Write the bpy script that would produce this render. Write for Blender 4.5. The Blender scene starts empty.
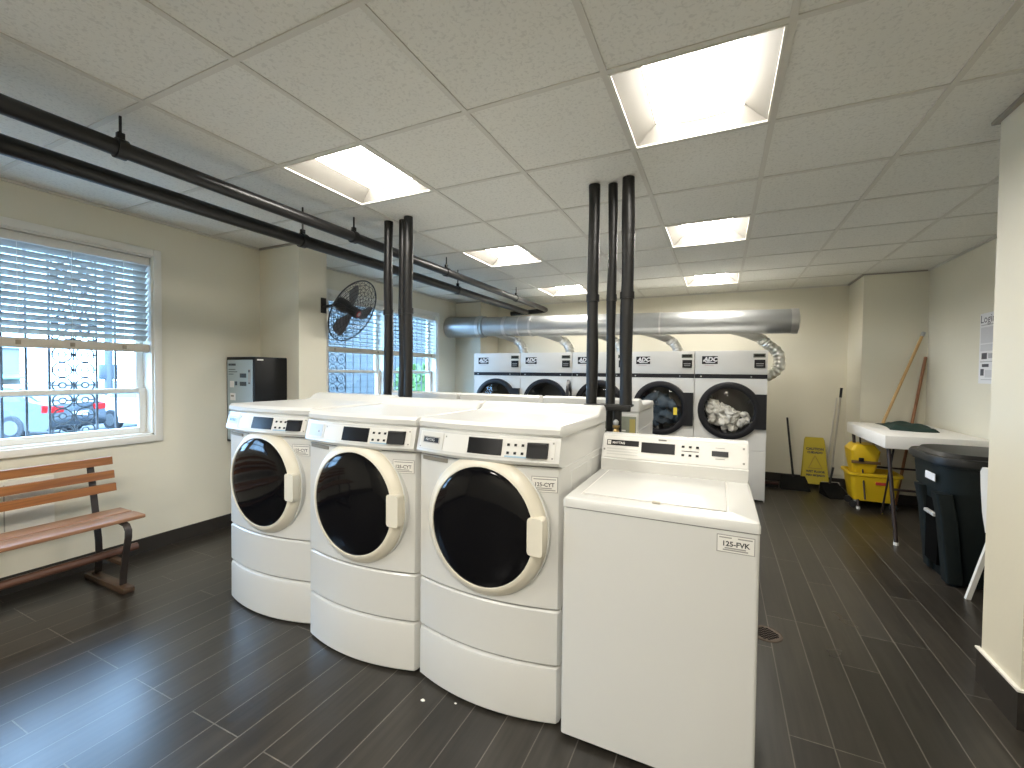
import bpy, bmesh, math, random
from mathutils import Vector, Matrix
random.seed(7)
PI = math.pi
scene = bpy.context.scene
COL = scene.collection

# ------------------------------------------------------------------ camera
F_PX, YAW, PITCH, ROLL, CAMZ = 438.5, .4428, -.0245, .0103, 1.36
_f = Vector((-math.sin(YAW)*math.cos(PITCH), math.cos(YAW)*math.cos(PITCH), math.sin(PITCH)))
_r = Vector((math.cos(YAW), math.sin(YAW), 0)); _u = _r.cross(_f)
_c, _s = math.cos(ROLL), math.sin(ROLL)
_r, _u = _c*_r + _s*_u, -_s*_r + _c*_u
cd = bpy.data.cameras.new('camera'); cam = bpy.data.objects.new('camera', cd); COL.objects.link(cam)
cd.sensor_width = 36.0; cd.lens = F_PX/1024*36; cd.clip_start = .02; cd.clip_end = 300
M = Matrix.Identity(4)
for i in range(3):
    M[i][0], M[i][1], M[i][2] = _r[i], _u[i], -_f[i]
M[2][3] = CAMZ
cam.matrix_world = M
scene.camera = cam

# ------------------------------------------------------------------ light and exposure
LAMP = 51.0            # radiance of the ceiling diffusers
LAMP_COL = (1.0, .955, .875)
SKY_COL = (.38, .64, 1.0); SKY = 29.0
w = bpy.data.worlds.new('sky'); scene.world = w; w.use_nodes = True
bg = w.node_tree.nodes['Background']; bg.inputs[0].default_value = (*SKY_COL, 1); bg.inputs[1].default_value = SKY
scene.view_settings.view_transform = 'Standard'; scene.view_settings.look = 'None'
scene.view_settings.exposure = 0.0; scene.view_settings.gamma = 1.0; scene.view_settings.use_curve_mapping = False
for nm, y, z, sy, sz in (('window_portal', .865, 1.53, 1.93, 1.35), ('window_portal', 4.465, 1.53, 2.03, 1.35)):
    ld = bpy.data.lights.new(nm, 'AREA'); ld.shape = 'RECTANGLE'; ld.size = sz; ld.size_y = sy
    ld.cycles.is_portal = True
    lo = bpy.data.objects.new(nm, ld); COL.objects.link(lo); lo.location = (-4.02, y, z); lo.rotation_euler = (0, -PI/2, 0)

# ------------------------------------------------------------------ materials
MATS = {}
def mat(name, col, rough=.5, metal=0., spec=.5, var=.0, vscale=6., bump=0., bscale=40., coat=0., emit=None, estr=0.):
    if name in MATS: return MATS[name]
    m = bpy.data.materials.new(name); m.use_nodes = True; nt = m.node_tree; b = nt.nodes['Principled BSDF']
    b.inputs['Base Color'].default_value = (*col, 1); b.inputs['Roughness'].default_value = rough
    b.inputs['Metallic'].default_value = metal; b.inputs['Specular IOR Level'].default_value = spec
    b.inputs['Coat Weight'].default_value = coat
    if emit: b.inputs['Emission Color'].default_value = (*emit, 1); b.inputs['Emission Strength'].default_value = estr
    tc = nt.nodes.new('ShaderNodeTexCoord')
    n = nt.nodes.new('ShaderNodeTexNoise'); n.inputs['Scale'].default_value = vscale; n.inputs['Detail'].default_value = 4
    nt.links.new(tc.outputs['Object'], n.inputs['Vector'])
    mr = nt.nodes.new('ShaderNodeMapRange'); mr.inputs[3].default_value = 1-var; mr.inputs[4].default_value = 1+var
    nt.links.new(n.outputs['Fac'], mr.inputs[0])
    mx = nt.nodes.new('ShaderNodeMix'); mx.data_type = 'RGBA'; mx.blend_type = 'MULTIPLY'; mx.inputs[0].default_value = 1
    mx.inputs[6].default_value = (*col, 1); nt.links.new(mr.outputs[0], mx.inputs[7]); nt.links.new(mx.outputs[2], b.inputs['Base Color'])
    if bump:
        n2 = nt.nodes.new('ShaderNodeTexNoise'); n2.inputs['Scale'].default_value = bscale; n2.inputs['Detail'].default_value = 3
        nt.links.new(tc.outputs['Object'], n2.inputs['Vector'])
        bp = nt.nodes.new('ShaderNodeBump'); bp.inputs['Strength'].default_value = bump; bp.inputs['Distance'].default_value = .01
        nt.links.new(n2.outputs['Fac'], bp.inputs['Height']); nt.links.new(bp.outputs[0], b.inputs['Normal'])
    MATS[name] = m
    return m

def glass_mat(name, tint, refl=.06, rough=.02):
    m = bpy.data.materials.new(name); m.use_nodes = True; nt = m.node_tree; nt.nodes.clear()
    out = nt.nodes.new('ShaderNodeOutputMaterial'); mix = nt.nodes.new('ShaderNodeMixShader')
    tr = nt.nodes.new('ShaderNodeBsdfTransparent'); tr.inputs[0].default_value = (*tint, 1)
    gl = nt.nodes.new('ShaderNodeBsdfGlossy'); gl.inputs['Roughness'].default_value = rough
    lw = nt.nodes.new('ShaderNodeLayerWeight'); lw.inputs[0].default_value = .5     # facing = 1 - |cos|
    pw = nt.nodes.new('ShaderNodeMath'); pw.operation = 'POWER'; pw.inputs[1].default_value = 5
    fr = nt.nodes.new('ShaderNodeMath'); fr.operation = 'MULTIPLY_ADD'; fr.inputs[1].default_value = .96; fr.inputs[2].default_value = .035
    nt.links.new(lw.outputs['Facing'], pw.inputs[0]); nt.links.new(pw.outputs[0], fr.inputs[0])
    nt.links.new(fr.outputs[0], mix.inputs[0]); nt.links.new(tr.outputs[0], mix.inputs[1]); nt.links.new(gl.outputs[0], mix.inputs[2])
    nt.links.new(mix.outputs[0], out.inputs[0]); MATS[name] = m
    return m

wall_m = mat('wall_paint', (.715, .68, .56), .55, var=.03, vscale=1.5, bump=.04, bscale=60)
white_trim = mat('white_trim_paint', (.78, .76, .70), .4, var=.02)
base_m = mat('dark_base_tile', (.022, .018, .014), .6, var=.2, vscale=12)
enamel = mat('white_enamel', (.635, .63, .60), .25, var=.015, vscale=3, coat=.1)
enamel2 = mat('white_powder_coat', (.70, .69, .66), .35, var=.02, vscale=3)
ivory = mat('ivory_plastic', (.74, .69, .57), .35, var=.02)
panel_m = mat('panel_plastic', (.72, .71, .67), .38, var=.02)
seam_m = mat('seam_dark', (.12, .11, .10), .7)
black_gl = mat('black_door_glass', (.004, .004, .005), .06, spec=.2)
black_pl = mat('black_plastic', (.010, .010, .011), .5, var=.1, spec=.3)
black_dr = mat('dryer_black', (.009, .009, .012), .4, var=.1, spec=.35)
display_m = mat('display_black', (.008, .008, .009), .3, var=.1, spec=.25)
slot_shade = mat('recess_shade_brown', (.20, .18, .14), .7)
pipe_m = mat('black_pipe_jacket', (.012, .0115, .011), .4, spec=.4, var=.35, vscale=9, bump=.25, bscale=30)
pipe_dk = mat('black_pipe_paint', (.010, .0095, .0095), .34, spec=.4, var=.25, vscale=9, bump=.1, bscale=20)
galv = mat('galvanised_steel', (.40, .41, .41), .40, metal=.8, var=.12, vscale=5)
galv2 = mat('galvanised_bright', (.55, .55, .54), .32, metal=.8, var=.1, vscale=8)
foil = mat('foil_hose', (.80, .80, .78), .3, metal=.85, var=.15, vscale=30)
steel = mat('grey_steel', (.42, .42, .42), .4, metal=.6, var=.1)
brass = mat('brass', (.55, .38, .16), .35, metal=.9)
wood_b = None
text_dk = mat('print_dark', (.05, .05, .05), .6)
text_gr = mat('print_grey', (.30, .29, .27), .6)
paper = mat('label_paper', (.74, .72, .67), .6, var=.02)
paper_w = mat('poster_paper', (.78, .78, .80), .6, var=.03)
screw_m = mat('screw_grey', (.25, .24, .22), .4, metal=.5)
yellow = mat('yellow_plastic', (.72, .48, .012), .4, var=.06)
yellow_d = mat('yellow_sign_plastic', (.46, .36, .016), .45, var=.05)
red_m = mat('red_label', (.45, .04, .03), .5)
bin_m = mat('bin_dark_green_plastic', (.004, .008, .0085), .55, spec=.3, var=.15, bump=.05, bscale=50)
lid_m = mat('bin_lid_plastic', (.013, .013, .012), .45, spec=.35, var=.25, vscale=8)
cloth_g = mat('dark_green_cloth', (.006, .026, .018), .85, var=.3, vscale=20, bump=.4, bscale=60)
table_m = mat('white_laminate', (.84, .82, .78), .35, var=.02)
leg_m = mat('dark_brown_steel', (.030, .018, .015), .4, metal=.3)
glide_m = mat('white_glide', (.7, .7, .66), .5)
chair_m = mat('white_resin', (.80, .78, .73), .4)
jean_m = mat('dark_blue_cloth', (.065, .095, .13), .85, var=.4, vscale=10, bump=.4, bscale=60)
towel_m = mat('white_towelling', (.88, .86, .79), .95, var=.2, vscale=14, bump=.5, bscale=60)
drum_m = mat('drum_steel', (.085, .085, .08), .45, metal=.3, var=.2, vscale=12)
blind_m = mat('blind_slat', (.60, .63, .64), .5, var=.02)
rail_m = mat('blind_rail_beige', (.62, .56, .46), .5, var=.03)
iron_m = mat('painted_iron', (.05, .05, .055), .5)
glass_w = glass_mat('window_glass', (.93, .96, .97))
glass_d = glass_mat('dryer_glass', (.93, .93, .93), rough=.03)

def slat_material():
    m = bpy.data.materials.new('translucent_slat'); m.use_nodes = True; nt = m.node_tree; b = nt.nodes['Principled BSDF']
    b.inputs['Base Color'].default_value = (.50, .50, .47, 1); b.inputs['Roughness'].default_value = .5
    tl = nt.nodes.new('ShaderNodeBsdfTranslucent'); tl.inputs[0].default_value = (.42, .41, .38, 1)
    mix = nt.nodes.new('ShaderNodeMixShader'); mix.inputs[0].default_value = .18
    nt.links.new(b.outputs[0], mix.inputs[1]); nt.links.new(tl.outputs[0], mix.inputs[2])
    nt.links.new(mix.outputs[0], nt.nodes['Material Output'].inputs[0]); return m
slat_m = slat_material()

def wood_material(name, c1, c2, axis, rough=.4):
    m = bpy.data.materials.new(name); m.use_nodes = True; nt = m.node_tree; b = nt.nodes['Principled BSDF']
    tc = nt.nodes.new('ShaderNodeTexCoord'); mp = nt.nodes.new('ShaderNodeMapping')
    sc = [38, 38, 38]; sc[axis] = 2.2; mp.inputs['Scale'].default_value = sc
    n = nt.nodes.new('ShaderNodeTexNoise'); n.inputs['Scale'].default_value = 1; n.inputs['Detail'].default_value = 5; n.inputs['Distortion'].default_value = 1.2
    nt.links.new(tc.outputs['Object'], mp.inputs[0]); nt.links.new(mp.outputs[0], n.inputs['Vector'])
    r = nt.nodes.new('ShaderNodeValToRGB'); r.color_ramp.elements[0].position = .3; r.color_ramp.elements[1].position = .7
    r.color_ramp.elements[0].color = (*c1, 1); r.color_ramp.elements[1].color = (*c2, 1)
    nt.links.new(n.outputs['Fac'], r.inputs[0]); nt.links.new(r.outputs[0], b.inputs['Base Color'])
    b.inputs['Roughness'].default_value = rough; return m
wood_back = wood_material('bench_slat_wood', (.19, .064, .014), (.32, .125, .030), 1)
wood_seat = wood_material('bench_seat_wood', (.23, .105, .05), (.37, .19, .10), 1)
wood_dark = wood_material('bench_rail_wood', (.075, .032, .02), (.13, .058, .035), 1)
wood_foot = wood_material('bench_foot_wood', (.040, .022, .012), (.072, .043, .026), 0)
pole_y = wood_material('pole_pale_wood', (.45, .27, .10), (.58, .38, .16), 2)
pole_r = wood_material('pole_brown_wood', (.26, .11, .05), (.36, .17, .08), 2)

def floor_material():
    m = bpy.data.materials.new('dark_plank_tile'); m.use_nodes = True; nt = m.node_tree; b = nt.nodes['Principled BSDF']; L = nt.links.new
    tc = nt.nodes.new('ShaderNodeTexCoord'); sx = nt.nodes.new('ShaderNodeSeparateXYZ'); cx = nt.nodes.new('ShaderNodeCombineXYZ')
    L(tc.outputs['Object'], sx.inputs[0])
    ax = nt.nodes.new('ShaderNodeMath'); ax.operation = 'ADD'; ax.inputs[1].default_value = 10-.268+.005
    L(sx.outputs[0], ax.inputs[0]); L(sx.outputs[1], cx.inputs[0])
    md = nt.nodes.new('ShaderNodeMath'); md.operation = 'ADD'; md.inputs[1].default_value = .1425*70-10
    L(ax.outputs[0], md.inputs[0]); L(md.outputs[0], cx.inputs[1])
    ox = nt.nodes.new('ShaderNodeMath'); ox.operation = 'ADD'; ox.inputs[1].default_value = 20.15
    L(sx.outputs[1], ox.inputs[0]); L(ox.outputs[0], cx.inputs[0])
    br = nt.nodes.new('ShaderNodeTexBrick'); br.offset = .36; br.offset_frequency = 3; br.squash = 1
    for k, v in (('Scale', 1), ('Mortar Size', .0022), ('Mortar Smooth', .1), ('Bias', 0), ('Brick Width', .92), ('Row Height', .1425)): br.inputs[k].default_value = v
    br.inputs['Color1'].default_value = (.020, .017, .0135, 1); br.inputs['Color2'].default_value = (.033, .0285, .0225, 1)
    br.inputs['Mortar'].default_value = (.115, .102, .085, 1); L(cx.outputs[0], br.inputs['Vector'])
    mp = nt.nodes.new('ShaderNodeMapping'); mp.inputs['Scale'].default_value = (45, 2.5, 1); L(tc.outputs['Object'], mp.inputs[0])
    n = nt.nodes.new('ShaderNodeTexNoise'); n.inputs['Scale'].default_value = 1; n.inputs['Detail'].default_value = 5; L(mp.outputs[0], n.inputs['Vector'])
    mr = nt.nodes.new('ShaderNodeMapRange'); mr.inputs[1].default_value = .3; mr.inputs[2].default_value = .7; mr.inputs[3].default_value = .72; mr.inputs[4].default_value = 1.3
    L(n.outputs['Fac'], mr.inputs[0])
    mx = nt.nodes.new('ShaderNodeMix'); mx.data_type = 'RGBA'; mx.blend_type = 'MULTIPLY'; mx.inputs[0].default_value = 1
    L(br.outputs['Color'], mx.inputs[6]); L(mr.outputs[0], mx.inputs[7]); L(mx.outputs[2], b.inputs['Base Color'])
    n3 = nt.nodes.new('ShaderNodeTexNoise'); n3.inputs['Scale'].default_value = 2.5; n3.inputs['Detail'].default_value = 3; L(tc.outputs['Object'], n3.inputs['Vector'])
    rr = nt.nodes.new('ShaderNodeMapRange'); rr.inputs[3].default_value = .25; rr.inputs[4].default_value = .33; L(n3.outputs['Fac'], rr.inputs[0])
    L(rr.outputs[0], b.inputs['Roughness']); b.inputs['Specular IOR Level'].default_value = .55
    bp = nt.nodes.new('ShaderNodeBump'); bp.invert = True; bp.inputs['Strength'].default_value = .5; bp.inputs['Distance'].default_value = .003
    L(br.outputs['Fac'], bp.inputs['Height']); L(bp.outputs[0], b.inputs['Normal'])
    return m
floor_m = floor_material()

def tile_material():
    m = bpy.data.materials.new('acoustic_tile'); m.use_nodes = True; nt = m.node_tree; b = nt.nodes['Principled BSDF']; L = nt.links.new
    tc = nt.nodes.new('ShaderNodeTexCoord')
    n = nt.nodes.new('ShaderNodeTexNoise'); n.inputs['Scale'].default_value = 75; n.inputs['Detail'].default_value = 3; n.inputs['Distortion'].default_value = .6
    L(tc.outputs['Object'], n.inputs['Vector'])
    r = nt.nodes.new('ShaderNodeValToRGB'); e = r.color_ramp.elements
    e[0].position = .36; e[0].color = (.665, .655, .605, 1); e[1].position = .47; e[1].color = (.76, .75, .695, 1)
    L(n.outputs['Fac'], r.inputs[0]); L(r.outputs[0], b.inputs['Base Color']); b.inputs['Roughness'].default_value = .9
    b.inputs['Specular IOR Level'].default_value = .1
    bp = nt.nodes.new('ShaderNodeBump'); bp.inputs['Strength'].default_value = .35; bp.inputs['Distance'].default_value = .004
    L(n.outputs['Fac'], bp.inputs['Height']); L(bp.outputs[0], b.inputs['Normal'])
    return m
tile_m = tile_material()
tbar_m = mat('ceiling_bar', (.62, .60, .54), .5)
lamp_m = mat('lamp_diffuser', (.9, .9, .9), .5, emit=LAMP_COL, estr=LAMP)
frame_m = mat('lamp_reflector_darkened', (.20, .19, .17), .5)  # white reflector slopes given a darker colour to hold down the diffuser's glare
rim_m = mat('lamp_rim_enamel', (.74, .72, .65), .45)
lamp_b = mat('lamp_diffuser_bright', (.9, .9, .9), .5, emit=LAMP_COL, estr=LAMP*1.8)
lamp_c = mat('lamp_diffuser_dimmed', (.9, .9, .9), .5, emit=LAMP_COL, estr=LAMP*.66)  # nearest row turned down so the washer lids do not clip

# ------------------------------------------------------------------ mesh building helpers
class MB:
    def __init__(s): s.v = []; s.f = []; s.mi = []; s.mats = []
    def _m(s, m):
        if m not in s.mats: s.mats.append(m)
        return s.mats.index(m)
    def add(s, vs, fs, m):
        o = len(s.v); k = s._m(m); s.v += [tuple(v) for v in vs]
        for f in fs: s.f.append([i+o for i in f]); s.mi.append(k)
        return s
    def box(s, x0, x1, y0, y1, z0, z1, m, bev=0, seg=2, rot=None, at=None):
        x0, x1 = sorted((x0, x1)); y0, y1 = sorted((y0, y1)); z0, z1 = sorted((z0, z1))
        if not bev and rot is None:
            vs = [(x, y, z) for x in (x0, x1) for y in (y0, y1) for z in (z0, z1)]
            fs = [(0, 1, 3, 2), (4, 6, 7, 5), (0, 4, 5, 1), (2, 3, 7, 6), (0, 2, 6, 4), (1, 5, 7, 3)]
            return s.add(vs, fs, m)
        bm = bmesh.new(); bmesh.ops.create_cube(bm, size=1)
        for v in bm.verts: v.co = Vector(((x0+x1)/2+v.co.x*(x1-x0), (y0+y1)/2+v.co.y*(y1-y0), (z0+z1)/2+v.co.z*(z1-z0)))
        if bev: bmesh.ops.bevel(bm, geom=bm.edges[:], offset=bev, segments=seg, profile=.5, affect='EDGES')
        if rot is not None:
            c = Vector(at) if at else Vector(((x0+x1)/2, (y0+y1)/2, (z0+z1)/2))
            for v in bm.verts: v.co = rot @ (v.co-c) + c
        bm.verts.index_update(); s.add([v.co.copy() for v in bm.verts], [[v.index for v in f.verts] for f in bm.faces], m); bm.free()
        return s
    def tube(s, path, r, m, seg=12, closed=False, caps=True):
        P = [Vector(p) for p in path]; n = len(P)
        rs = r if isinstance(r, (list, tuple)) else [r]*n
        T = []
        for i in range(n):
            if closed: t = P[(i+1) % n]-P[i-1]
            else: t = P[min(i+1, n-1)]-P[max(i-1, 0)]
            T.append(t.normalized() if t.length > 1e-9 else (T[-1] if T else Vector((0, 0, 1))))
        a = Vector((0, 0, 1)) if abs(T[0].z) < .9 else Vector((1, 0, 0))
        N = (a - T[0]*a.dot(T[0])).normalized(); vs = []
        for i in range(n):
            if i:
                q = T[i-1].rotation_difference(T[i]); N = q @ N; N = (N - T[i]*N.dot(T[i])).normalized()
            B = T[i].cross(N)
            for k in range(seg):
                a_ = 2*PI*k/seg; vs.append(P[i] + (N*math.cos(a_)+B*math.sin(a_))*rs[i])
        fs = []
        for i in range(n if closed else n-1):
            j = (i+1) % n
            for k in range(seg):
                k2 = (k+1) % seg; fs.append((i*seg+k, i*seg+k2, j*seg+k2, j*seg+k))
        if caps and not closed: fs.append(tuple(reversed(range(seg)))); fs.append(tuple((n-1)*seg+k for k in range(seg)))
        return s.add(vs, fs, m)
    def lathe(s, prof, m, origin=(0, 0, 0), axis=(0, 0, 1), seg=32, cap0=False, cap1=False, sx=1., sy=1.):
        ax = Vector(axis).normalized(); o = Vector(origin)
        a = Vector((0, 0, 1)) if abs(ax.z) < .9 else Vector((1, 0, 0))
        N = (a-ax*a.dot(ax)).normalized(); B = ax.cross(N); vs = []
        for (r, h) in prof:
            for k in range(seg):
                t = 2*PI*k/seg; vs.append(o+ax*h+(N*math.cos(t)*sy+B*math.sin(t)*sx)*r)
        fs = []
        for i in range(len(prof)-1):
            for k in range(seg):
                k2 = (k+1) % seg; fs.append((i*seg+k, i*seg+k2, (i+1)*seg+k2, (i+1)*seg+k))
        if cap0: fs.append(tuple(reversed(range(seg))))
        if cap1: fs.append(tuple((len(prof)-1)*seg+k for k in range(seg)))
        return s.add(vs, fs, m)
    def prism(s, poly, z0, z1, m, axis=2, poly1=None):
        # poly in the two other axes (order x,y / x,z / y,z); from z0 to z1 along axis
        p1 = poly1 or poly; n = len(poly)
        def mk(p, h):
            return (p[0], p[1], h) if axis == 2 else ((p[0], h, p[1]) if axis == 1 else (h, p[0], p[1]))
        vs = [mk(p, z0) for p in poly]+[mk(p, z1) for p in p1]
        fs = [tuple(range(n)), tuple(range(2*n-1, n-1, -1))]+[(i, n+i, n+(i+1) % n, (i+1) % n) for i in range(n)]
        return s.add(vs, fs, m)
    def loft(s, rings, m, cap0=True, cap1=True):
        n = len(rings[0]); vs = [p for r in rings for p in r]; fs = []
        for i in range(len(rings)-1):
            for k in range(n):
                k2 = (k+1) % n; fs.append((i*n+k, i*n+k2, (i+1)*n+k2, (i+1)*n+k))
        if cap0: fs.append(tuple(reversed(range(n))))
        if cap1: fs.append(tuple((len(rings)-1)*n+k for k in range(n)))
        return s.add(vs, fs, m)
    def patch(s, fn, x0, x1, z0, z1, t, m, nx=6, back=.002):
        # thin slab lying on the surface y = fn(x, z), standing proud of it by t (towards -y)
        vs = []
        for off in (-t, back):
            for j in (0, 1):
                for i in range(nx+1):
                    x = x0+(x1-x0)*i/nx; z = z0 if j == 0 else z1
                    vs.append((x, fn(x, z)+off, z))
        n = nx+1; fs = []
        for i in range(nx):
            fs += [(i, i+1, n+i+1, n+i), (2*n+i+1, 2*n+i, 3*n+i, 3*n+i+1), (i+1, i, 2*n+i, 2*n+i+1), (n+i, n+i+1, 3*n+i+1, 3*n+i)]
        fs += [(0, n, 3*n, 2*n), (nx, 2*n+nx, 3*n+nx, n+nx)]
        return s.add(vs, fs, m)
    def text(s, string, size, m, place, bold=0):
        cu = bpy.data.curves.new('lettering', 'FONT'); cu.body = string; cu.size = size; cu.align_x = 'CENTER'; cu.align_y = 'CENTER'
        cu.resolution_u = 2; cu.offset = bold
        ob = bpy.data.objects.new('lettering', cu); COL.objects.link(ob)
        bpy.context.view_layer.update()
        dg = bpy.context.evaluated_depsgraph_get(); me = bpy.data.meshes.new_from_object(ob.evaluated_get(dg))
        s.add([place(v.co.x, v.co.y) for v in me.vertices], [list(p.vertices) for p in me.polygons], m)
        bpy.data.objects.remove(ob); bpy.data.curves.remove(cu); bpy.data.meshes.remove(me)
        return s
    def build(s, name, parent=None, smooth=35, kind=None, label=None, fix=True):
        me = bpy.data.meshes.new(name); me.from_pydata(s.v, [], s.f)
        for m in s.mats: me.materials.append(m)
        me.polygons.foreach_set('material_index', s.mi)
        if fix:
            bm = bmesh.new(); bm.from_mesh(me); bmesh.ops.recalc_face_normals(bm, faces=bm.faces[:]); bm.to_mesh(me); bm.free()
        if smooth: me.shade_smooth(); me.set_sharp_from_angle(angle=math.radians(smooth))
        me.update()
        o = bpy.data.objects.new(name, me); COL.objects.link(o)
        if parent is not None: o.parent = parent
        if kind: o['kind'] = kind
        if label: o['label'] = label
        return o

def tag(o, label, cat, group=None):
    o['label'] = label; o['category'] = cat
    if group: o['group'] = group
    return o
def thing(name, label, cat, loc=(0, 0, 0), rz=0, group=None):
    o = bpy.data.objects.new(name, None); o.empty_display_size = .1; COL.objects.link(o)
    o.location = loc; o.rotation_euler = (0, 0, rz); return tag(o, label, cat, group)
def struct(name): 
    o = bpy.data.objects.new(name, None); COL.objects.link(o); o['kind'] = 'structure'; return o
def dup(root, loc, rz, label, group=None):
    r = root.copy(); COL.objects.link(r); r.location = loc; r.rotation_euler = (0, 0, rz); r['label'] = label
    if group: r['group'] = group
    for ch in list(root.children):
        c = ch.copy(); COL.objects.link(c); c.parent = r
        for g in list(ch.children):
            d = g.copy(); COL.objects.link(d); d.parent = c
    return r
def arc(cx, cy, r, a0, a1, n): return [(cx+r*math.cos(a0+(a1-a0)*i/n), cy+r*math.sin(a0+(a1-a0)*i/n)) for i in range(n+1)]
def rrect(x0, x1, y0, y1, r, n=4):
    p = []
    for cx, cy, a in ((x1-r, y1-r, 0), (x0+r, y1-r, PI/2), (x0+r, y0+r, PI), (x1-r, y0+r, 1.5*PI)): p += arc(cx, cy, r, a, a+PI/2, n)
    return p

# ------------------------------------------------------------------ room shell
XL, XR, YF, YB, CE = -3.86, 1.95, -2.6, 6.6, 2.479
W1 = (-.10, 1.83, .87, 2.205); W2 = (3.45, 5.48, .87, 2.205)     # window openings y0,y1,z0,z1
MB().add([(XL, YF, 0), (XR, YF, 0), (XR, YB, 0), (XL, YB, 0)], [(0, 1, 2, 3)], floor_m).build('floor', kind='structure', smooth=0, fix=False)
b = MB()
ZT = CE+.12
for y0, y1 in ((YF-.2, W1[0]), (W1[1], W2[0]), (W2[1], YB+.2)): b.box(XL-.2, XL, y0, y1, -.05, ZT, wall_m)
for W in (W1, W2): b.box(XL-.2, XL, W[0], W[1], -.05, W[2], wall_m); b.box(XL-.2, XL, W[0], W[1], W[3], ZT, wall_m)
b.build('wall_left', kind='structure', smooth=0)
MB().box(XL, XR, YB, YB+.2, -.05, ZT, wall_m).build('wall_back', kind='structure', smooth=0)
MB().box(XR, XR+.2, YF-.2, YB+.2, -.05, ZT, wall_m).build('wall_right', kind='structure', smooth=0)
MB().box(XL, XR, YF-.2, YF, -.05, ZT, wall_m).build('wall_front', kind='structure', smooth=0)
MB().box(XL, -3.345, 2.68, 2.98, 0, CE, wall_m).build('wall_left_pier', kind='structure', smooth=0)
MB().box(XL, -3.40, 6.0, YB, 0, CE, wall_m).build('wall_back_left_chase', kind='structure', smooth=0)
MB().box(1.40, XR, 6.0, YB, 0, CE, wall_m).build('wall_back_right_chase', kind='structure', smooth=0)
MB().box(1.076, XR, 2.36, 2.64, .0, CE-.004, wall_m).build('wall_right_stub', kind='structure', smooth=0)

gx = [-1.0107+.598*k for k in range(-6, 7)]; gy = [.4045+.618*r for r in range(-6, 12)]
lights = [(k, r) for r in (-4, -1, 2, 5, 8) for k in (-2, 1)]
b = MB()
xs = [XL-.05]+[x for x in gx if XL < x < XR]+[XR+.05]; ys = [YF-.05]+[y for y in gy if YF < y < YB]+[YB+.05]
lit = {(round(-1.0107+.598*k, 3), round(.4045+.618*r, 3)) for k, r in lights}
for i in range(len(xs)-1):
    for j in range(len(ys)-1):
        if (round(xs[i], 3), round(ys[j], 3)) in lit: continue
        b.add([(xs[i], ys[j], CE+.004), (xs[i+1], ys[j], CE+.004), (xs[i+1], ys[j+1], CE+.004), (xs[i], ys[j+1], CE+.004)], [(0, 3, 2, 1)], tile_m)
b.build('ceiling', kind='structure', smooth=0, fix=False)
b = MB()
for x in gx:
    if XL < x < XR: b.box(x-.012, x+.012, YF, YB, CE-.001, CE+.03, tbar_m)
for y in gy:
    if YF < y < YB: b.box(XL, XR, y-.012, y+.012, CE-.0005, CE+.03, tbar_m)
b.build('trim_1', kind='structure', smooth=0)
b = MB(); d = .022
b.box(XL, XL+d, YF, YB, CE-.012, CE+.002, tbar_m); b.box(XR-d, XR, YF, YB, CE-.012, CE+.002, tbar_m); b.box(XL, XR, YB-d, YB, CE-.012, CE+.002, tbar_m)
for x0, x1, y0, y1 in ((XL, -3.345, 2.68, 2.98), (1.076, XR, 2.36, 2.64), (1.40, XR, 6.0, YB), (XL, -3.40, 6.0, YB)):
    b.box(x0-d, x1+d, y0-d, y1+d, CE-.012, CE+.002, mat('wall_angle_shadow', (.30, .28, .24), .5))  # angle strip coloured dark to paint in the shadow gap below the ceiling
b.build('trim_2', kind='structure', smooth=0)
H = .105
MB().box(XL, XL+.012, YF, 2.68, 0, H, base_m).box(XL, XL+.012, 2.98, 6.0, 0, H, base_m).box(XL, -3.333, 2.668, 2.68, 0, H, base_m).box(-3.345, -3.333, 2.68, 2.992, 0, H, base_m).build('baseboard_left', kind='structure', smooth=0)
MB().box(-3.40, 1.40, YB-.012, YB, 0, H, base_m).box(1.388, 1.40, 6.0, YB-.012, 0, H, base_m).box(1.388, XR, 5.988, 6.0, 0, H, base_m).build('baseboard_back', kind='structure', smooth=0)
MB().box(XR-.012, XR, 2.652, 5.988, 0, H, base_m).box(XR-.012, XR, YF, 2.348, 0, H, base_m).build('baseboard_right', kind='structure', smooth=0)
MB().box(1.064, 1.076, 2.348, 2.652, 0, .150, base_m).box(1.060, 1.076, 2.344, 2.656, .150, .158, white_trim).box(1.076, XR, 2.344, 2.36, .150, .158, white_trim).box(1.076, XR, 2.348, 2.36, 0, .155, base_m).box(1.076, XR, 2.64, 2.652, 0, .155, base_m).build('baseboard_stub', kind='structure', smooth=0)

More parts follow.
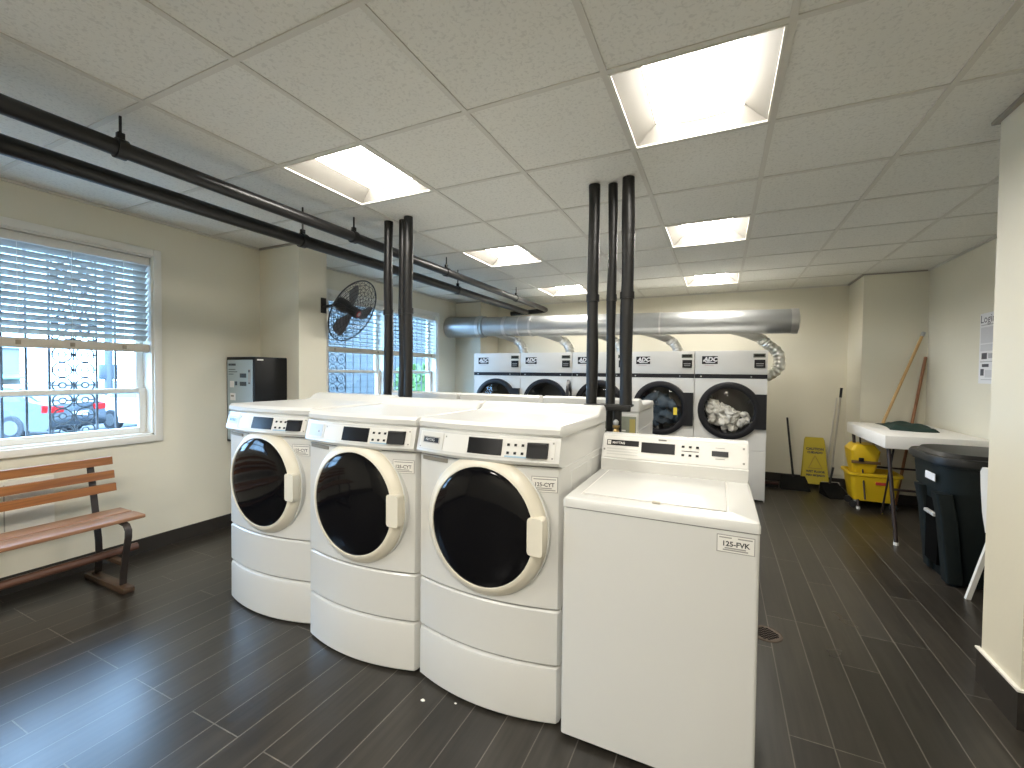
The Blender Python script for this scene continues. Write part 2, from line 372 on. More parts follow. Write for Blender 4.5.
# ------------------------------------------------------------------ ceiling lights
def ceiling_light(k, r, label):
    x0, y0 = -1.0107+.598*k+.012, .4045+.618*r+.012; x1, y1 = x0+.574, y0+.594
    t = thing('ceiling_light', label, 'ceiling light', ((x0+x1)/2, (y0+y1)/2, CE), 0, 'square recessed ceiling lights')
    a, c = .287, .297
    o = [(-a, -c, 0), (a, -c, 0), (a, c, 0), (-a, c, 0)]; i_ = [(-a+.1, -c+.03, .085), (a-.1, -c+.03, .085), (a-.1, c-.03, .085), (-a+.1, c-.03, .085)]
    o2 = [(x, y, z+.1) for x, y, z in o]
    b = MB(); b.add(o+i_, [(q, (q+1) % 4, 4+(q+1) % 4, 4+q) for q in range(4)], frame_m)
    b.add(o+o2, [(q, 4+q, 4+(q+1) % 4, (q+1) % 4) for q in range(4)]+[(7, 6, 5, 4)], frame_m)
    rim = .008
    for (p, q, s_, u) in ((-a, a, -c, -c+rim), (-a, a, c-rim, c), (-a, -a+rim, -c+rim, c-rim), (a-rim, a, -c+rim, c-rim)): b.box(p, q, s_, u, -.003, .004, rim_m)
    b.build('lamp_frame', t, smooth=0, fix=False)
    n = 8; vs = []; fs = []
    for u in range(n+1):
        for v in range(2):
            X = -a+.102+(2*a-.204)*u/n; vs.append((X, (-c+.032) if v == 0 else (c-.032), .082-.018*math.sin(PI*u/n)))
    for u in range(n): fs.append((2*u, 2*u+1, 2*u+3, 2*u+2))
    MB().add(vs, fs, lamp_b if r == -4 else lamp_c if r == 2 else lamp_m).build('diffuser', t, smooth=60, fix=False)
names = {2: 'nearest in view', 5: 'middle one of its row', 8: 'farthest, close to the back wall'}
for k, r in lights:
    side = 'left-hand row above the three front-loading washers' if k == -2 else 'right-hand row above the black vertical pipe trio'
    if r in names:
        s2 = 'left row' if k == -2 else 'right row'
        ceiling_light(k, r, 'glowing square recessed ceiling light, %s, %s' % (s2, names[r]))
    else:
        ceiling_light(k, r, 'square recessed ceiling light %s, %s' % ('just above the viewer' if r == -1 else 'far behind the viewer', 'left row' if k == -2 else 'right row'))

# ------------------------------------------------------------------ windows
def window(n, W, mull, blinds_z):
    y0, y1, z0, z1 = W; t = struct('window_%d' % n)
    b = MB(); c = .05
    b.box(XL, XL+.018, y0-c, y0, z0-c, z1+c, white_trim, .004).box(XL, XL+.018, y1, y1+c, z0-c, z1+c, white_trim, .004)
    b.box(XL, XL+.018, y0, y1, z1, z1+c, white_trim, .004).box(XL, XL+.022, y0, y1, z0-c, z0, white_trim, .004)
    b.build('window_casing', t)
    b = MB(); e = .012
    b.box(XL-.19, XL, y0, y0+e, z0, z1, white_trim).box(XL-.19, XL, y1-e, y1, z0, z1, white_trim).box(XL-.19, XL, y0, y1, z1-e, z1, white_trim).box(XL-.19, XL, y0, y1, z0, z0+e, white_trim)
    b.box(XL-.17, XL-.02, mull-.09, mull+.09, z0, z1, white_trim)
    b.build('jamb', t, smooth=0)
    for a0, a1 in ((y0+e, mull-.09), (mull+.09, y1-e)):
        zm = 1.20 if n == 1 else 1.36
        for xo, q0, q1, nm in ((-.095, z0+e, zm+.02, 'lower_sash'), (-.135, zm-.02, z1-e, 'upper_sash')):
            s = .045; b = MB(); X0, X1 = XL+xo-.018, XL+xo+.018
            b.box(X0, X1, a0, a0+s, q0, q1, white_trim, .003).box(X0, X1, a1-s, a1, q0, q1, white_trim, .003)
            b.box(X0, X1, a0+s, a1-s, q0, q0+(.045 if nm == 'lower_sash' else .03), white_trim, .003).box(X0, X1, a0+s, a1-s, q1-.03, q1, white_trim, .003)
            sh = b.build(nm, t)
            MB().box(XL+xo-.002, XL+xo+.002, a0+s, a1-s, q0+.03, q1-.03, glass_w).build('pane', sh, smooth=0)
    return t
window(1, W1, .80, 0); window(2, W2, 4.45, 0)

def blind(y0, y1, zt, zb, tilt, label, pitch=.0435):
    t = thing('window_blind', label, 'window blind', (XL-.045, (y0+y1)/2, zb), 0, 'slatted window blinds')
    h = (y1-y0)/2; T = zt-zb
    MB().box(-.03, .03, -h, h, T-.055, T, rail_m if False else white_trim, .004).build('headrail', t)
    b = MB(); n = int((T-.055-.085)/pitch); ca, sa = math.cos(tilt), math.sin(tilt)
    for i in range(n+1):
        z = T-.075-i*pitch
        for q in range(4):
            u0, u1 = -.025+.05*q/4, -.025+.05*(q+1)/4
            cr = lambda u: .004*(1-(u/.025)**2)
            P = [(u*ca-cr(u)*sa*0, z+u*sa+cr(u)) for u in (u0, u1)]
            vs = []
            for yy in (-h+.004, h-.004):
                for (x, zz) in P: vs += [(x, yy, zz), (x, yy, zz-.0025)]
            b.add(vs, [(0, 2, 6, 4), (1, 5, 7, 3), (0, 1, 3, 2), (4, 6, 7, 5), (0, 4, 5, 1), (2, 3, 7, 6)], slat_m)
    b.build('slats', t, smooth=0)
    MB().box(-.028, .028, -h, h, 0, .062, rail_m, .008).build('bottom_rail', t, label='beige bottom rail')
    for yy in ((-.55, -.25, .0, .265, .515, .795) if h > .6 else (-h+.1, h-.1)):
        b = MB(); b.tube([(.029, yy, .06), (.029, yy, T-.05)], .0016, white_trim, 5)
        b.box(.0285, .034, yy-.012, yy+.012, .018, .045, mat('rail_clip', (.33, .28, .2), .5), .002); b.build('cord', t)
blind(-.085, 1.815, 2.19, 1.488, math.radians(42), 'white slatted blind lowered halfway over window above the wooden bench')
blind(3.47, 4.35, 2.19, 1.575, math.radians(6), 'slatted blind on the far window, sash behind the wall fan', .05)
blind(4.55, 5.465, 2.19, 1.575, math.radians(6), 'slatted blind on the far window, sash nearer the silver duct', .05)

def grille(W, label, bars, panels):
    y0, y1, z0, z1 = W; X = XL-.20-.045
    t = thing('window_grille', label, 'window grille', (X, (y0+y1)/2, z0), 0, None)
    ym = (y0+y1)/2
    for y in bars: MB().box(-.006, .006, y-ym-.006, y-ym+.006, 0, z1-z0, iron_m).build('bar', t, smooth=0)
    for z in (0.0, z1-z0-.01): MB().box(-.008, .008, y0-ym, y1-ym, z, z+.012, iron_m).build('cross_rail', t, smooth=0)
    for (p0, p1) in panels:
        b = MB(); c = (p0+p1)/2-ym; r = (p1-p0)/4
        z = r*.9; k = 0
        while z < z1-z0-r*.5:
            for s in (-1, 1):
                b.tube([(0, c+s*r+r*.86*math.cos(a), z+r*.86*math.sin(a)) for a in [2*PI*i/14 for i in range(14)]], .0055, iron_m, 5, True)
                b.tube([(0, c+s*r+r*.33*math.cos(a)+r*.0, z+r*.33*math.sin(a)) for a in [2*PI*i/8 for i in range(8)]], .005, iron_m, 5, True)
                b.tube([(0, c+s*r-r*.85, z), (0, c+s*r-r*.33, z)], .005, iron_m, 5).tube([(0, c+s*r+r*.33, z), (0, c+s*r+r*.85, z)], .005, iron_m, 5)
            b.tube([(0, c, z-r*.7), (0, c, z+r*.7)], .005, iron_m, 5)
            z += r*1.78
        b.build('scroll_panel', t)
grille(W1, 'dark iron security grille with scrollwork outside the window over the bench', [.0, .12, .24, .36, .62, .74, .86, .98, 1.09+.03, 1.20+.03, 1.31+.03, 1.56+.03, 1.70], [(.36, .62), (1.345, 1.585)])
grille(W2, 'dark iron security grille with scrollwork outside the window behind the fan', [3.5, 3.62, 3.68, 3.94, 4.06, 4.18, 4.3, 4.42, 4.6, 4.72, 4.84, 4.96, 5.08, 5.2, 5.32, 5.44], [(3.68, 3.94)])

# ------------------------------------------------------------------ front-loading washers
HW, DEP, BUL = .344, .665, .048
def fy(x, b=BUL): return -b*(1-(x/HW)**2)
def outline(b=BUL, ins=0.0, n=20):
    w = HW-ins; p = [(w, DEP), (-w, DEP)]
    for i in range(n+1):
        x = -w+2*w*i/n; y = fy(x*HW/w, b)+ins
        if i in (0, n): p.append((x, y+.012))
        p.append((x*(1-.006), y)) if i in (0, n) else p.append((x, y))
    q = p[:]
    # keep the right end ordered: front point then corner point
    q[-1], q[-2] = q[-2], q[-1]
    q[-2], q[-1] = q[-1], q[-2]
    return q
def outline2(b=BUL, ins=0.0, n=20):
    w = HW-ins; p = [(w, DEP-ins), (-w, DEP-ins), (-w, .012+ins)]
    for i in range(n+1):
        x = (-w+.008)+2*(w-.008)*i/n; p.append((x, fy(x*HW/w, b)+ins))
    p.append((w, .012+ins)); return p
PZ0, PZ1 = 1.012, 1.103
def py(x, z):       # front of the sloping control panel
    t = (z-PZ0)/(PZ1-PZ0); return fy(x, .046)-.024*(1-t)-.002
def bodyf(x, z): return fy(x)
def make_washer(label, group, style='dark'):
    t = thing('washing_machine', label, 'washing machine', (0, 0, 0), 0, group)
    b = MB()
    b.prism(outline2(ins=.012), .03, 1.09, seam_m)                                   # inner shell seen in the seams
    ol = outline2()
    for z0, z1 in ((.449, .990),):
        b.loft([[(x, y, z) for x, y in (outline2(ins=.004) if e else ol)] for z, e in ((z0, 1), (z0+.005, 0), (z1-.005, 0), (z1, 1))], enamel)
    b.prism([(HW-.0015, .02), (HW-.0015, DEP-.0015), (-HW+.0015, DEP-.0015), (-HW+.0015, .02)], .225, 1.105, enamel)      # side and back skin
    for yy in (.12, .40):                                                             # pressed side panels
        b.box(HW-.004, HW+.0025, yy, yy+.22, .48, .96, enamel, .002, 1)
    b.build('cabinet', t)
    b = MB(); b.loft([[(x, y, z) for x, y in (outline2(ins=.005) if e else ol)] for z, e in ((.232, 1), (.238, 0), (.437, 0), (.443, 1))], enamel); b.build('lower_panel', t)
    b = MB(); b.loft([[(x, y, z) for x, y in outline2(b=BUL+.012*k, ins=i)] for z, k, i in ((.006, .6, .006), (.014, .8, .0), (.205, 1, .0), (.221, .9, .003), (.226, .6, .012))], enamel); b.build('pedestal', t)
    for sx in (-.3, .3):
        for y in (.05, .6): MB().lathe([(.02, 0), (.02, .008)], seam_m, (sx, y, 0), cap0=True, cap1=True, seg=10).build('foot', t)
    # control housing
    b = MB(); n = 20; vs = []; sec = [(1.108, lambda x: py(x, PZ1)+.012), (PZ1, lambda x: py(x, PZ1)), (PZ0, lambda x: py(x, PZ0)), (PZ0-.012, lambda x: py(x, PZ0)+.008), (PZ0-.020, lambda x: fy(x)+.01), (PZ0-.02, lambda x: .05), (1.108, lambda x: .05)]
    rings = []
    for i in range(n+1):
        x = -HW+2*HW*i/n; rings.append([(x, f(x), z) for z, f in sec])
    b.loft(rings, enamel); b.build('control_housing', t)
    pn = MB(); pn.patch(py, -.325, .325, PZ0+.012, PZ1-.008, .0025, panel_m, 12); cp = pn.build('control_panel', t)
    MB().patch(py, -.045, .112, PZ0+.018, PZ1-.012, .005, display_m).build('display', cp, label='black display window')
    for i in range(3):
        for j in range(2):
            b = MB(); b.patch(py, .134+.030*i, .144+.030*i, PZ0+.026+.030*j, PZ0+.035+.030*j, .0055, black_pl, 1)
            b.build('button', cp)
    MB().patch(py, .126, .216, PZ0+.014, PZ0+.020, .004, mat('blue_print', (.35, .5, .62), .6), 4).build('button_caption', cp)
    b = MB(); b.patch(py, .220, .300, PZ0+.018, PZ1-.018, .014, black_pl, 3).patch(py, .224, .296, PZ1-.028, PZ1-.020, .020, display_m, 2)
    b.build('coin_slot', cp, label='black coin slot block')
    for x, z in ((-.318, 1.03), (.318, 1.03), (.318, 1.085), (-.165, 1.082)): MB().patch(py, x-.003, x+.003, z-.003, z+.003, .004, screw_m, 1).build('screw', cp)
    b = MB(); b.patch(py, -.315, -.180, PZ0+.014, PZ1-.010, .0045, mat('drawer_plastic', (.66, .64, .58), .4), 4)
    dr = b.build('detergent_drawer', t)
    zc = PZ0+.050; put = lambda u, v: (-.257+u*.9, py(-.257+u, zc+v)-.0078, zc+v)
    if style == 'dark':
        b = MB(); b.patch(py, -.302, -.200, PZ0+.036, PZ0+.064, .006, mat('badge_frame', (.4, .38, .33), .4), 3).patch(py, -.296, -.206, PZ0+.040, PZ0+.060, .0068, display_m, 3)
        b.text('MAYTAG', .016, paper, put); b.build('badge', dr, label='small black name badge')
    elif style == 'blue':
        b = MB(); b.patch(py, -.306, -.196, PZ0+.030, PZ0+.070, .0055, mat('pale_blue_plate', (.52, .58, .64), .4), 3).text('MAYTAG', .022, mat('blue_lettering', (.12, .25, .48), .5), put, .0006); b.build('badge', dr, label='pale blue name plate')
    else:
        b = MB().patch(py, -.306, -.196, PZ0+.022, PZ0+.076, .0055, mat('pale_blue_plate', (.52, .58, .64), .4), 3).patch(py, -.226, -.218, PZ0+.040, PZ0+.048, .0065, screw_m, 1); b.build('cover_plate', dr, label='plain pale grey cover plate')
    MB().patch(lambda x, z: fy(x)+.0, -.318, -.165, .970, .986, .004, slot_shade, 4).build('drawer_recess_shade', dr)  # raised brown patch, painted as the shadow of a recess under the lip
    # lid with raised back
    b = MB(); w = HW+.003
    prof = [(-.002, 1.108), (-.008, 1.116), (-.008, 1.134), (.004, 1.146), (.02, 1.149), (.50, 1.149), (.53, 1.155), (.565, 1.180), (.60, 1.190), (.64, 1.190), (.665, 1.178), (.668, 1.108)]
    rings = []
    for x, ins in ((-w, .008), (-w+.006, .0), (w-.006, .0), (w, .008)):
        rings.append([(x, fy(x*HW/w, .03 if y < .1 else 0)+y+(ins if y < .1 else -ins if y > .6 else 0), z-(ins if z > 1.14 else 0)) for y, z in prof])
    mid = []
    for i in range(1, 12):
        x = (-w+.006)+(2*w-.012)*i/12; mid.append([(x, fy(x, .03 if y < .1 else 0)+y, z) for y, z in prof])
    rings = rings[:2]+mid+rings[2:]
    b.loft(rings, enamel); b.build('lid', t)
    MB().box(.20, .24, -.012-.018, -.006, 1.124, 1.130, text_gr).build('lid_mark', t) if False else None
    # door
    cx, cz = .022, .740
    b = MB(); b.lathe([(.281, -.005), (.283, .022), (.279, .034), (.270, .044), (.256, .055), (.247, .060), (.2385, .061), (.234, .052)], ivory, (cx, -.012, cz), (0, -1, 0), 56, cap0=False)
    b.lathe([(.289, .0), (.288, .020), (.282, .022)], enamel, (cx, -.012, cz), (0, -1, 0), 56)
    d = b.build('door', t, label='ivory ringed round door')
    b = MB(); b.lathe([(.2370, .057), (.225, .063), (.19, .070), (.14, .075), (.07, .078), (.001, .079)], black_gl, (cx, -.012, cz), (0, -1, 0), 56, cap1=True)
    b.build('door_glass', d, smooth=60, label='black glass')
    b = MB(); pr = rrect(-.036, .036, -.074, .074, .014, 3)
    b.loft([[(cx+.246+p*(1 if k < 2 else .9), -.045-k*.013, cz+.002+q*(1 if k < 2 else .95)) for p, q in pr] for k in (0, 1, 2, 2.6)], ivory); b.build('door_handle', d)
    # sticker
    s = MB().patch(bodyf, .230, .333, .897, .957, .0015, text_gr, 4).patch(bodyf, .2325, .3305, .8995, .9545, .0020, paper, 4).build('sticker', t)
    b = MB()
    b.text('125-CYT', .021, text_dk, lambda u, v: (.281+u, bodyf(.281+u, 0)-.0026, .926+v), .0004)
    for x0, x1, z in ((.238, .326, .945), (.25, .31, .911), (.24, .324, .904)): b.patch(bodyf, x0, x1, z, z+.004, .0024, text_gr, 3)
    b.build('lettering', s, smooth=0)
    # back panel
    b = MB(); b.box(-.334, .334, DEP, DEP+.004, .25, 1.09, enamel2, .0018, 1); bp = b.build('back_panel', t)
    b = MB(); b.box(-.328, .328, DEP+.004, DEP+.0055, .66, 1.075, mat('wiring_label', (.26, .28, .22), .6, var=.2, vscale=30))
    b.box(-.322, -.285, DEP+.0055, DEP+.0062, .96, 1.06, mat('label_yellow', (.45, .37, .12), .6))
    for i in range(7): b.box(-.26, .1+.02*(i % 3), DEP+.0055, DEP+.0062, .98-.05*i, .988-.05*i, paper)
    b.build('wiring_sticker', bp, smooth=0, label='greenish printed wiring sticker')
    for x, z in ((-.2, .55), (.2, .55)): MB().lathe([(.016, 0), (.016, .03)], steel, (x, DEP+.004, z), (0, 1, 0), 10, cap1=True).build('hose_port', bp)
    return t
GW = 'front-loading washers of the near row'
GB = 'front-loading washers of the far row, seen from behind'
w0 = make_washer('white front-loading washer beside the lone top loader, rightmost of the near row', GW)
w0.location = (-.869, 1.580, 0); w0.rotation_euler = (0, 0, math.radians(-.8)); w0.scale = (.965, 1, 1.010)
w1 = make_washer('white front-loading washer in the middle of the near row of three', GW, 'plain'); w1.location = (-1.552, 1.578, 0); w1.scale = (.985, 1, 1.010)
w2 = make_washer('white front-loading washer leftmost of the near row, toward the bench', GW, 'blue'); w2.location = (-2.284, 1.635, 0); w2.scale = (1, 1.05, 1.014)
w3 = dup(w0, (-.80, 3.565, 0), PI, 'white washer turned away with wiring sticker, rightmost of the far row by the three pipes', GB)
dup(w0, (-1.495, 3.57, 0), PI, 'white washer turned away, second from the right in the far row', GB)
dup(w0, (-2.19, 3.575, 0), PI, 'white washer turned away, third from the right in the far row', GB)

# ------------------------------------------------------------------ top-loading washer
t = thing('top_loading_washer', 'white top-loading washing machine with slanted console, front right of the island', 'washing machine', (-.1965, 1.537, 0))
h = .3185
b = MB(); b.loft([[(x, y, z) for x, y in rrect(-h, h, .0, .70, .012)] for z in (.02, .868)], enamel); b.build('cabinet', t)
b = MB(); b.loft([[(x, y, z) for x, y in rrect(-h+.004, h-.004, .004, .70, .012)] for z in (.866, .872)], seam_m)
b.loft([[(x*(1 if i == 0 else 1-i/h*.9), y, z) for x, y in rrect(-h-.002, h+.002, -.003+i, .70, .014)] for z, i in ((.872, 0), (.893, 0), (.902, .004), (.906, .012))], enamel); b.build('deck', t)
ld = MB().box(-.265, .225, .075, .515, .9055, .9115, enamel, .004, 2).build('lid', t)
MB().box(-.272, .232, .068, .522, .9050, .9068, mat('lid_groove', (.60, .58, .54), .5)).build('lid_groove', ld, smooth=0)
MB().box(-.012, .016, .062, .08, .9055, .913, mat('latch_brown', (.42, .38, .3), .5), .002).build('lid_latch', ld)
b = MB()
prof = [(.545, .905), (.548, .958), (.556, .962), (.590, 1.062), (.60, 1.072), (.66, 1.072), (.695, 1.03), (.70, .905)]
b.loft([[(x, y, z) for y, z in prof] for x in (-h+.006, h-.006)], enamel)
con = b.build('console', t)
def cy(x, z): return .556+(z-.962)/(1.062-.962)*.034
b = MB(); b.patch(cy, -h+.012, h-.012, .966, 1.060, .002, panel_m, 1); pan = b.build('console_panel', t)
b = MB(); b.patch(cy, -.292, -.142, 1.020, 1.045, .0035, display_m, 1).patch(cy, -.288, -.272, 1.024, 1.042, .0042, paper, 1)
b.text('M', .013, text_dk, lambda u, v: (-.280+u, cy(0, 1.033+v)-.0048, 1.033+v))
b.text('MAYTAG', .0145, paper, lambda u, v: (-.236+u, cy(0, 1.032+v)-.0042, 1.032+v), .0004); b.build('name_strip', pan, smooth=0, label='black strip with white lettering')
b = MB()
for i in range(3): b.patch(cy, -.29, -.145, .978+.012*i, .9835+.012*i, .0028, enamel, 1)
b.build('rib', pan)
MB().patch(cy, -.130, .018, .998, 1.043, .0045, display_m, 1).build('display', pan, label='black display window')
for i in range(3):
    for j in range(2): MB().patch(cy, .046+.030*i, .058+.030*i, .996+.036*j, 1.005+.036*j, .005, black_pl, 1).build('button', pan)
MB().patch(cy, .046, .118, 1.016, 1.019, .003, text_dk, 1).build('button_caption', pan)
b = MB(); b.patch(cy, .170, .236, 1.006, 1.028, .0045, display_m, 1).patch(cy, .185, .222, .994, .997, .003, text_gr, 1).patch(cy, .185, .222, 1.04, 1.042, .003, text_gr, 1); b.build('card_slot', pan, label='black card slot')
for x, z in ((.295, .985), (.295, 1.045), (-.302, 1.0)): MB().patch(cy, x-.004, x+.004, z-.004, z+.004, .004, screw_m, 1).build('screw', pan)
MB().box(-.055, -.02, .585, .592, 1.05, 1.06, screw_m).build('sensor', pan, smooth=0)
fl = lambda x, z: 0
s = MB().patch(fl, .197, .305, .800, .856, .0012, text_gr, 1).patch(fl, .1995, .3025, .8025, .8535, .0018, paper, 1).build('sticker', t)
b = MB().text('125-FVK', .022, text_dk, lambda u, v: (.251+u, -.0024, .828+v), .0007)
for x0, x1, z in ((.204, .24, .8455), (.257, .298, .8455), (.22, .28, .813), (.215, .286, .807)): b.patch(fl, x0, x1, z, z+.004, .0024, text_gr, 1)
b.build('lettering', s, smooth=0)
for sx in (-.28, .28):
    for y in (.06, .62): MB().lathe([(.022, 0), (.022, .022)], black_pl, (sx, y, 0), cap0=True, cap1=True, seg=10).build('foot', t)

# ------------------------------------------------------------------ dryers
def plate_hole(b, x0, x1, z0, z1, cx, cz, r, y0, y1, m, n=64):
    def ring(y, R): return [(cx+R*math.cos(2*PI*k/n), y, cz+R*math.sin(2*PI*k/n)) for k in range(n)]
    def edge(y):
        out = []
        for k in range(n):
            c, s = math.cos(2*PI*k/n), math.sin(2*PI*k/n)
            tx = ((x1-cx) if c > 0 else (x0-cx))/c if abs(c) > 1e-6 else 1e9
            tz = ((z1-cz) if s > 0 else (z0-cz))/s if abs(s) > 1e-6 else 1e9
            q = min(tx, tz); out.append((cx+q*c, y, cz+q*s))
        return out
    E = edge(y0); R0 = ring(y0, r); R1 = ring(y1, r); E1 = edge(y1)
    vs = E+R0+R1+E1; fs = []
    for k in range(n):
        j = (k+1) % n; fs += [(k, j, n+j, n+k), (n+k, n+j, 2*n+j, 2*n+k), (k, 3*n+k, 3*n+j, j), (3*n+k, 2*n+k, 2*n+j, 3*n+j)]
    # true corners
    o = len(vs)
    vs += [(x, y0, z) for x in (x0, x1) for z in (z0, z1)]
    b.add(vs, fs, m)
    # corner triangles fill
    for X in (x0, x1):
        for Z in (z0, z1):
            ks = sorted(range(n), key=lambda k: (E[k][0]-X)**2+(E[k][2]-Z)**2)
            on_x = [k for k in ks if abs(E[k][0]-X) < 1e-6][0]; on_z = [k for k in ks if abs(E[k][2]-Z) < 1e-6][0]
            if on_x != on_z: b.add([E[on_x], (X, y0, Z), E[on_z]], [(0, 1, 2)], m)
def dryer(xc, label, opened=False):
    hw = .361; t = thing('dryer', label, 'dryer', (xc, 5.38, 0), 0, 'white coin dryers along the back wall')
    hw -= .002; D = .52
    b = MB(); b.box(-hw, -hw+.012, .012, D, .0, 1.632, enamel2).box(hw-.012, hw, .012, D, 0, 1.632, enamel2).box(-hw, hw, .012, D, 1.622, 1.634, enamel2).box(-hw+.012, hw-.012, D-.012, D, 0, 1.622, enamel2)
    b.box(-hw+.012, hw-.012, .014, .03, .02, .5, seam_m); b.build('cabinet', t, smooth=0)
    MB().box(-hw+.001, hw-.001, 0, .014, 1.374, 1.634, enamel2, .003).build('header_panel', t)
    MB().box(-hw+.001, hw-.001, .003, .014, 1.328, 1.372, black_dr, .001, 1).box(-.30, -.285, .0, .004, 1.34, 1.355, steel).box(.2, .212, .0, .004, 1.34, 1.355, steel).build('trim_band', t, smooth=0, label='black trim band')
    cx, cz = -.005, .972
    b = MB(); plate_hole(b, -hw+.001, hw-.001, .548, 1.326, cx, cz, .272, 0.0, .014, enamel2); b.build('front_panel', t, fix=False)
    MB().box(-hw+.001, hw-.001, 0, .014, .02, .545, enamel2, .003).build('base_panel', t)
    b = MB(); b.lathe([(.271, .010), (.268, .06), (.268, .40), (.001, .41)], drum_m, (cx, 0, cz), (0, 1, 0), 40)
    for k in range(3):
        a = 2*PI*k/3+.4; c, s = math.cos(a), math.sin(a)
        b.add([(cx+c*.268-s*.03, .06, cz+s*.268+c*.03), (cx+c*.268+s*.03, .06, cz+s*.268-c*.03), (cx+c*.215, .07, cz+s*.215), (cx+c*.268-s*.03, .39, cz+s*.268+c*.03), (cx+c*.268+s*.03, .39, cz+s*.268-c*.03), (cx+c*.215, .38, cz+s*.215)], [(0, 1, 2), (3, 5, 4), (0, 2, 5, 3), (1, 4, 5, 2)], drum_m)
    b.build('drum', t, smooth=50)
    # door
    b = MB(); prof = [(.245, -.004), (.245, .012), (.258, .030), (.29, .036), (.312, .028), (.317, -.002)]
    dd = bpy.data.objects.new('door', None)
    hinge = .322
    if not opened:
        b.lathe(prof, black_dr, (cx, -.004, cz), (0, -1, 0), 56)
        b.prism([(.20, .785), (hw-.004, .785), (hw-.004, 1.160), (.20, 1.160), (.262, 1.10), (.285, .972), (.262, .85)], -.036, -.002, black_dr, axis=1)
        dd = b.build('door', t, label='black round door')
        MB().lathe([(.2465, .004), (.18, .016), (.09, .022), (.001, .023)], glass_d, (cx, -.004, cz), (0, -1, 0), 48).build('door_glass', dd, smooth=60)
        MB().box(.238, .25, -.048, -.036, .90, 1.04, black_dr, .004).build('door_handle', dd) if False else None
    else:
        b.lathe([(.272, .0), (.272, .012), (.315, .012), (.320, -.002)], black_dr, (cx, -.001, cz), (0, -1, 0), 56); b.build('door_gasket', t, label='black ring around the open drum')
        b = MB(); R = Matrix.Rotation(math.radians(104), 3, 'Z'); hp = Vector((hw-.03, -.012, 0))
        m2 = MB(); m2.lathe(prof, black_dr, (-.32, -.004, cz), (0, -1, 0), 48); m2.lathe([(.246, 0), (.15, .03), (.001, .04)], mat('door_bowl', (.5, .5, .5), .25, metal=.6), (-.32, -.004, cz), (0, -1, 0), 32)
        m2.box(-.06, .02, -.036, -.002, .785, 1.16, black_dr)
        vs = [R @ Vector(v)+hp for v in m2.v]; b.v = vs; b.f = m2.f; b.mi = m2.mi; b.mats = m2.mats
        b.build('door', t, label='round door swung open')
    # badge, price window, coin box
    b = MB(); b.box(-.285, -.125, -.004, .0005, 1.486, 1.574, black_dr, .0015, 1); bd = b.build('badge', t, label='black badge with white letters')
    b = MB(); b.text('ADC', .066, paper_w, lambda u, v: (-.196+u*1.0+v*.2, -.0052, 1.536+v*1.0), .0035)
    b.prism([(-.278, 1.528), (-.262, 1.534), (-.235, 1.508), (-.15, 1.506), (-.15, 1.499), (-.24, 1.498)], -.0052, -.004, paper_w, axis=1); b.build('lettering', bd, smooth=0)
    MB().box(-.255, -.165, -.0012, .0005, 1.468, 1.474, mat('print_pinkish', (.55, .47, .43), .6)).build('caption', t, smooth=0)
    b = MB(); b.box(.222, .336, -.005, .0005, 1.556, 1.598, mat('price_window', (.10, .11, .085), .3), .002, 1); b.box(.232, .326, -.0065, -.004, 1.568, 1.588, display_m); b.build('price_display', t, smooth=0)
    b = MB(); b.box(.232, .334, -.018, .0005, 1.444, 1.532, black_pl, .003, 1).box(.246, .32, -.0195, -.017, 1.486, 1.492, steel).box(.25, .316, -.0195, -.017, 1.462, 1.476, mat('slot_grey', (.16, .16, .16), .4)); b.build('coin_slot', t, smooth=0)
    # back outlet
    MB().lathe([(.07, 0), (.07, .03)], galv2, (.05, D, 1.30), (0, 1, 0), 20, cap1=True).build('vent_outlet', t)
    return t
DX = [.459-.361-.722*k for k in range(5)]
lab = ['white coin dryer full of white towels at the right end of the dryer row', 'white coin dryer with dark blue clothes behind its round door, second from right',
       'white coin dryer partly hidden by the three black vertical pipes', 'white coin dryer with its round door swung open', 'white coin dryer at the left end of the dryer row, near the far window']
for k in range(5): dryer(DX[k], lab[k], k == 3)

def heap(name, label, cat, xc, m, n, seed, cx=-.005, top=.55, size=.055, xr=1.0):
    rnd = random.Random(seed); b = MB(); R = .245
    ox, oy, oz = xc, 5.38, .972
    for i in range(n):
        for _ in range(50):
            x = rnd.uniform(-R, R)*xr; z = rnd.uniform(-R, R); y = rnd.uniform(.05, .26)
            lim = -R+R*2*top*(.75-.25*(x/R)-.25*(y-.05)/.2*0)
            s = size*rnd.uniform(.6, 1.2)
            if z < lim and math.hypot(x, z) < R-s*.75: break
        else: continue
        bm = bmesh.new(); bmesh.ops.create_icosphere(bm, subdivisions=2, radius=1)
        a = [rnd.uniform(0, 6.3) for _ in range(6)]; e = (rnd.uniform(.7, 1.4), rnd.uniform(.5, 1), rnd.uniform(.4, .9))
        rot = Matrix.Rotation(rnd.uniform(0, 6.3), 3, 'Y') @ Matrix.Rotation(rnd.uniform(0, 6.3), 3, 'X')
        for v in bm.verts:
            c = v.co; k = 1+.28*math.sin(4*c.x+a[0])*math.sin(5*c.y+a[1])+.2*math.sin(7*c.z+a[2]+3*c.x)
            p = rot @ Vector((c.x*e[0]*k, c.y*e[1]*k, c.z*e[2]*k))*s
            q = Vector((x+p.x, y+p.y, z+p.z)); rr = math.hypot(q.x, q.z)
            if rr > .257: q.x *= .257/rr; q.z *= .257/rr
            q.y = max(q.y, .02); v.co = q
        bm.verts.index_update(); b.add([(ox+cx+v.co.x, oy+v.co.y, oz+v.co.z) for v in bm.verts], [[v.index for v in f.verts] for f in bm.faces], m); bm.free()
    return tag(b.build(name, smooth=60), label, cat)
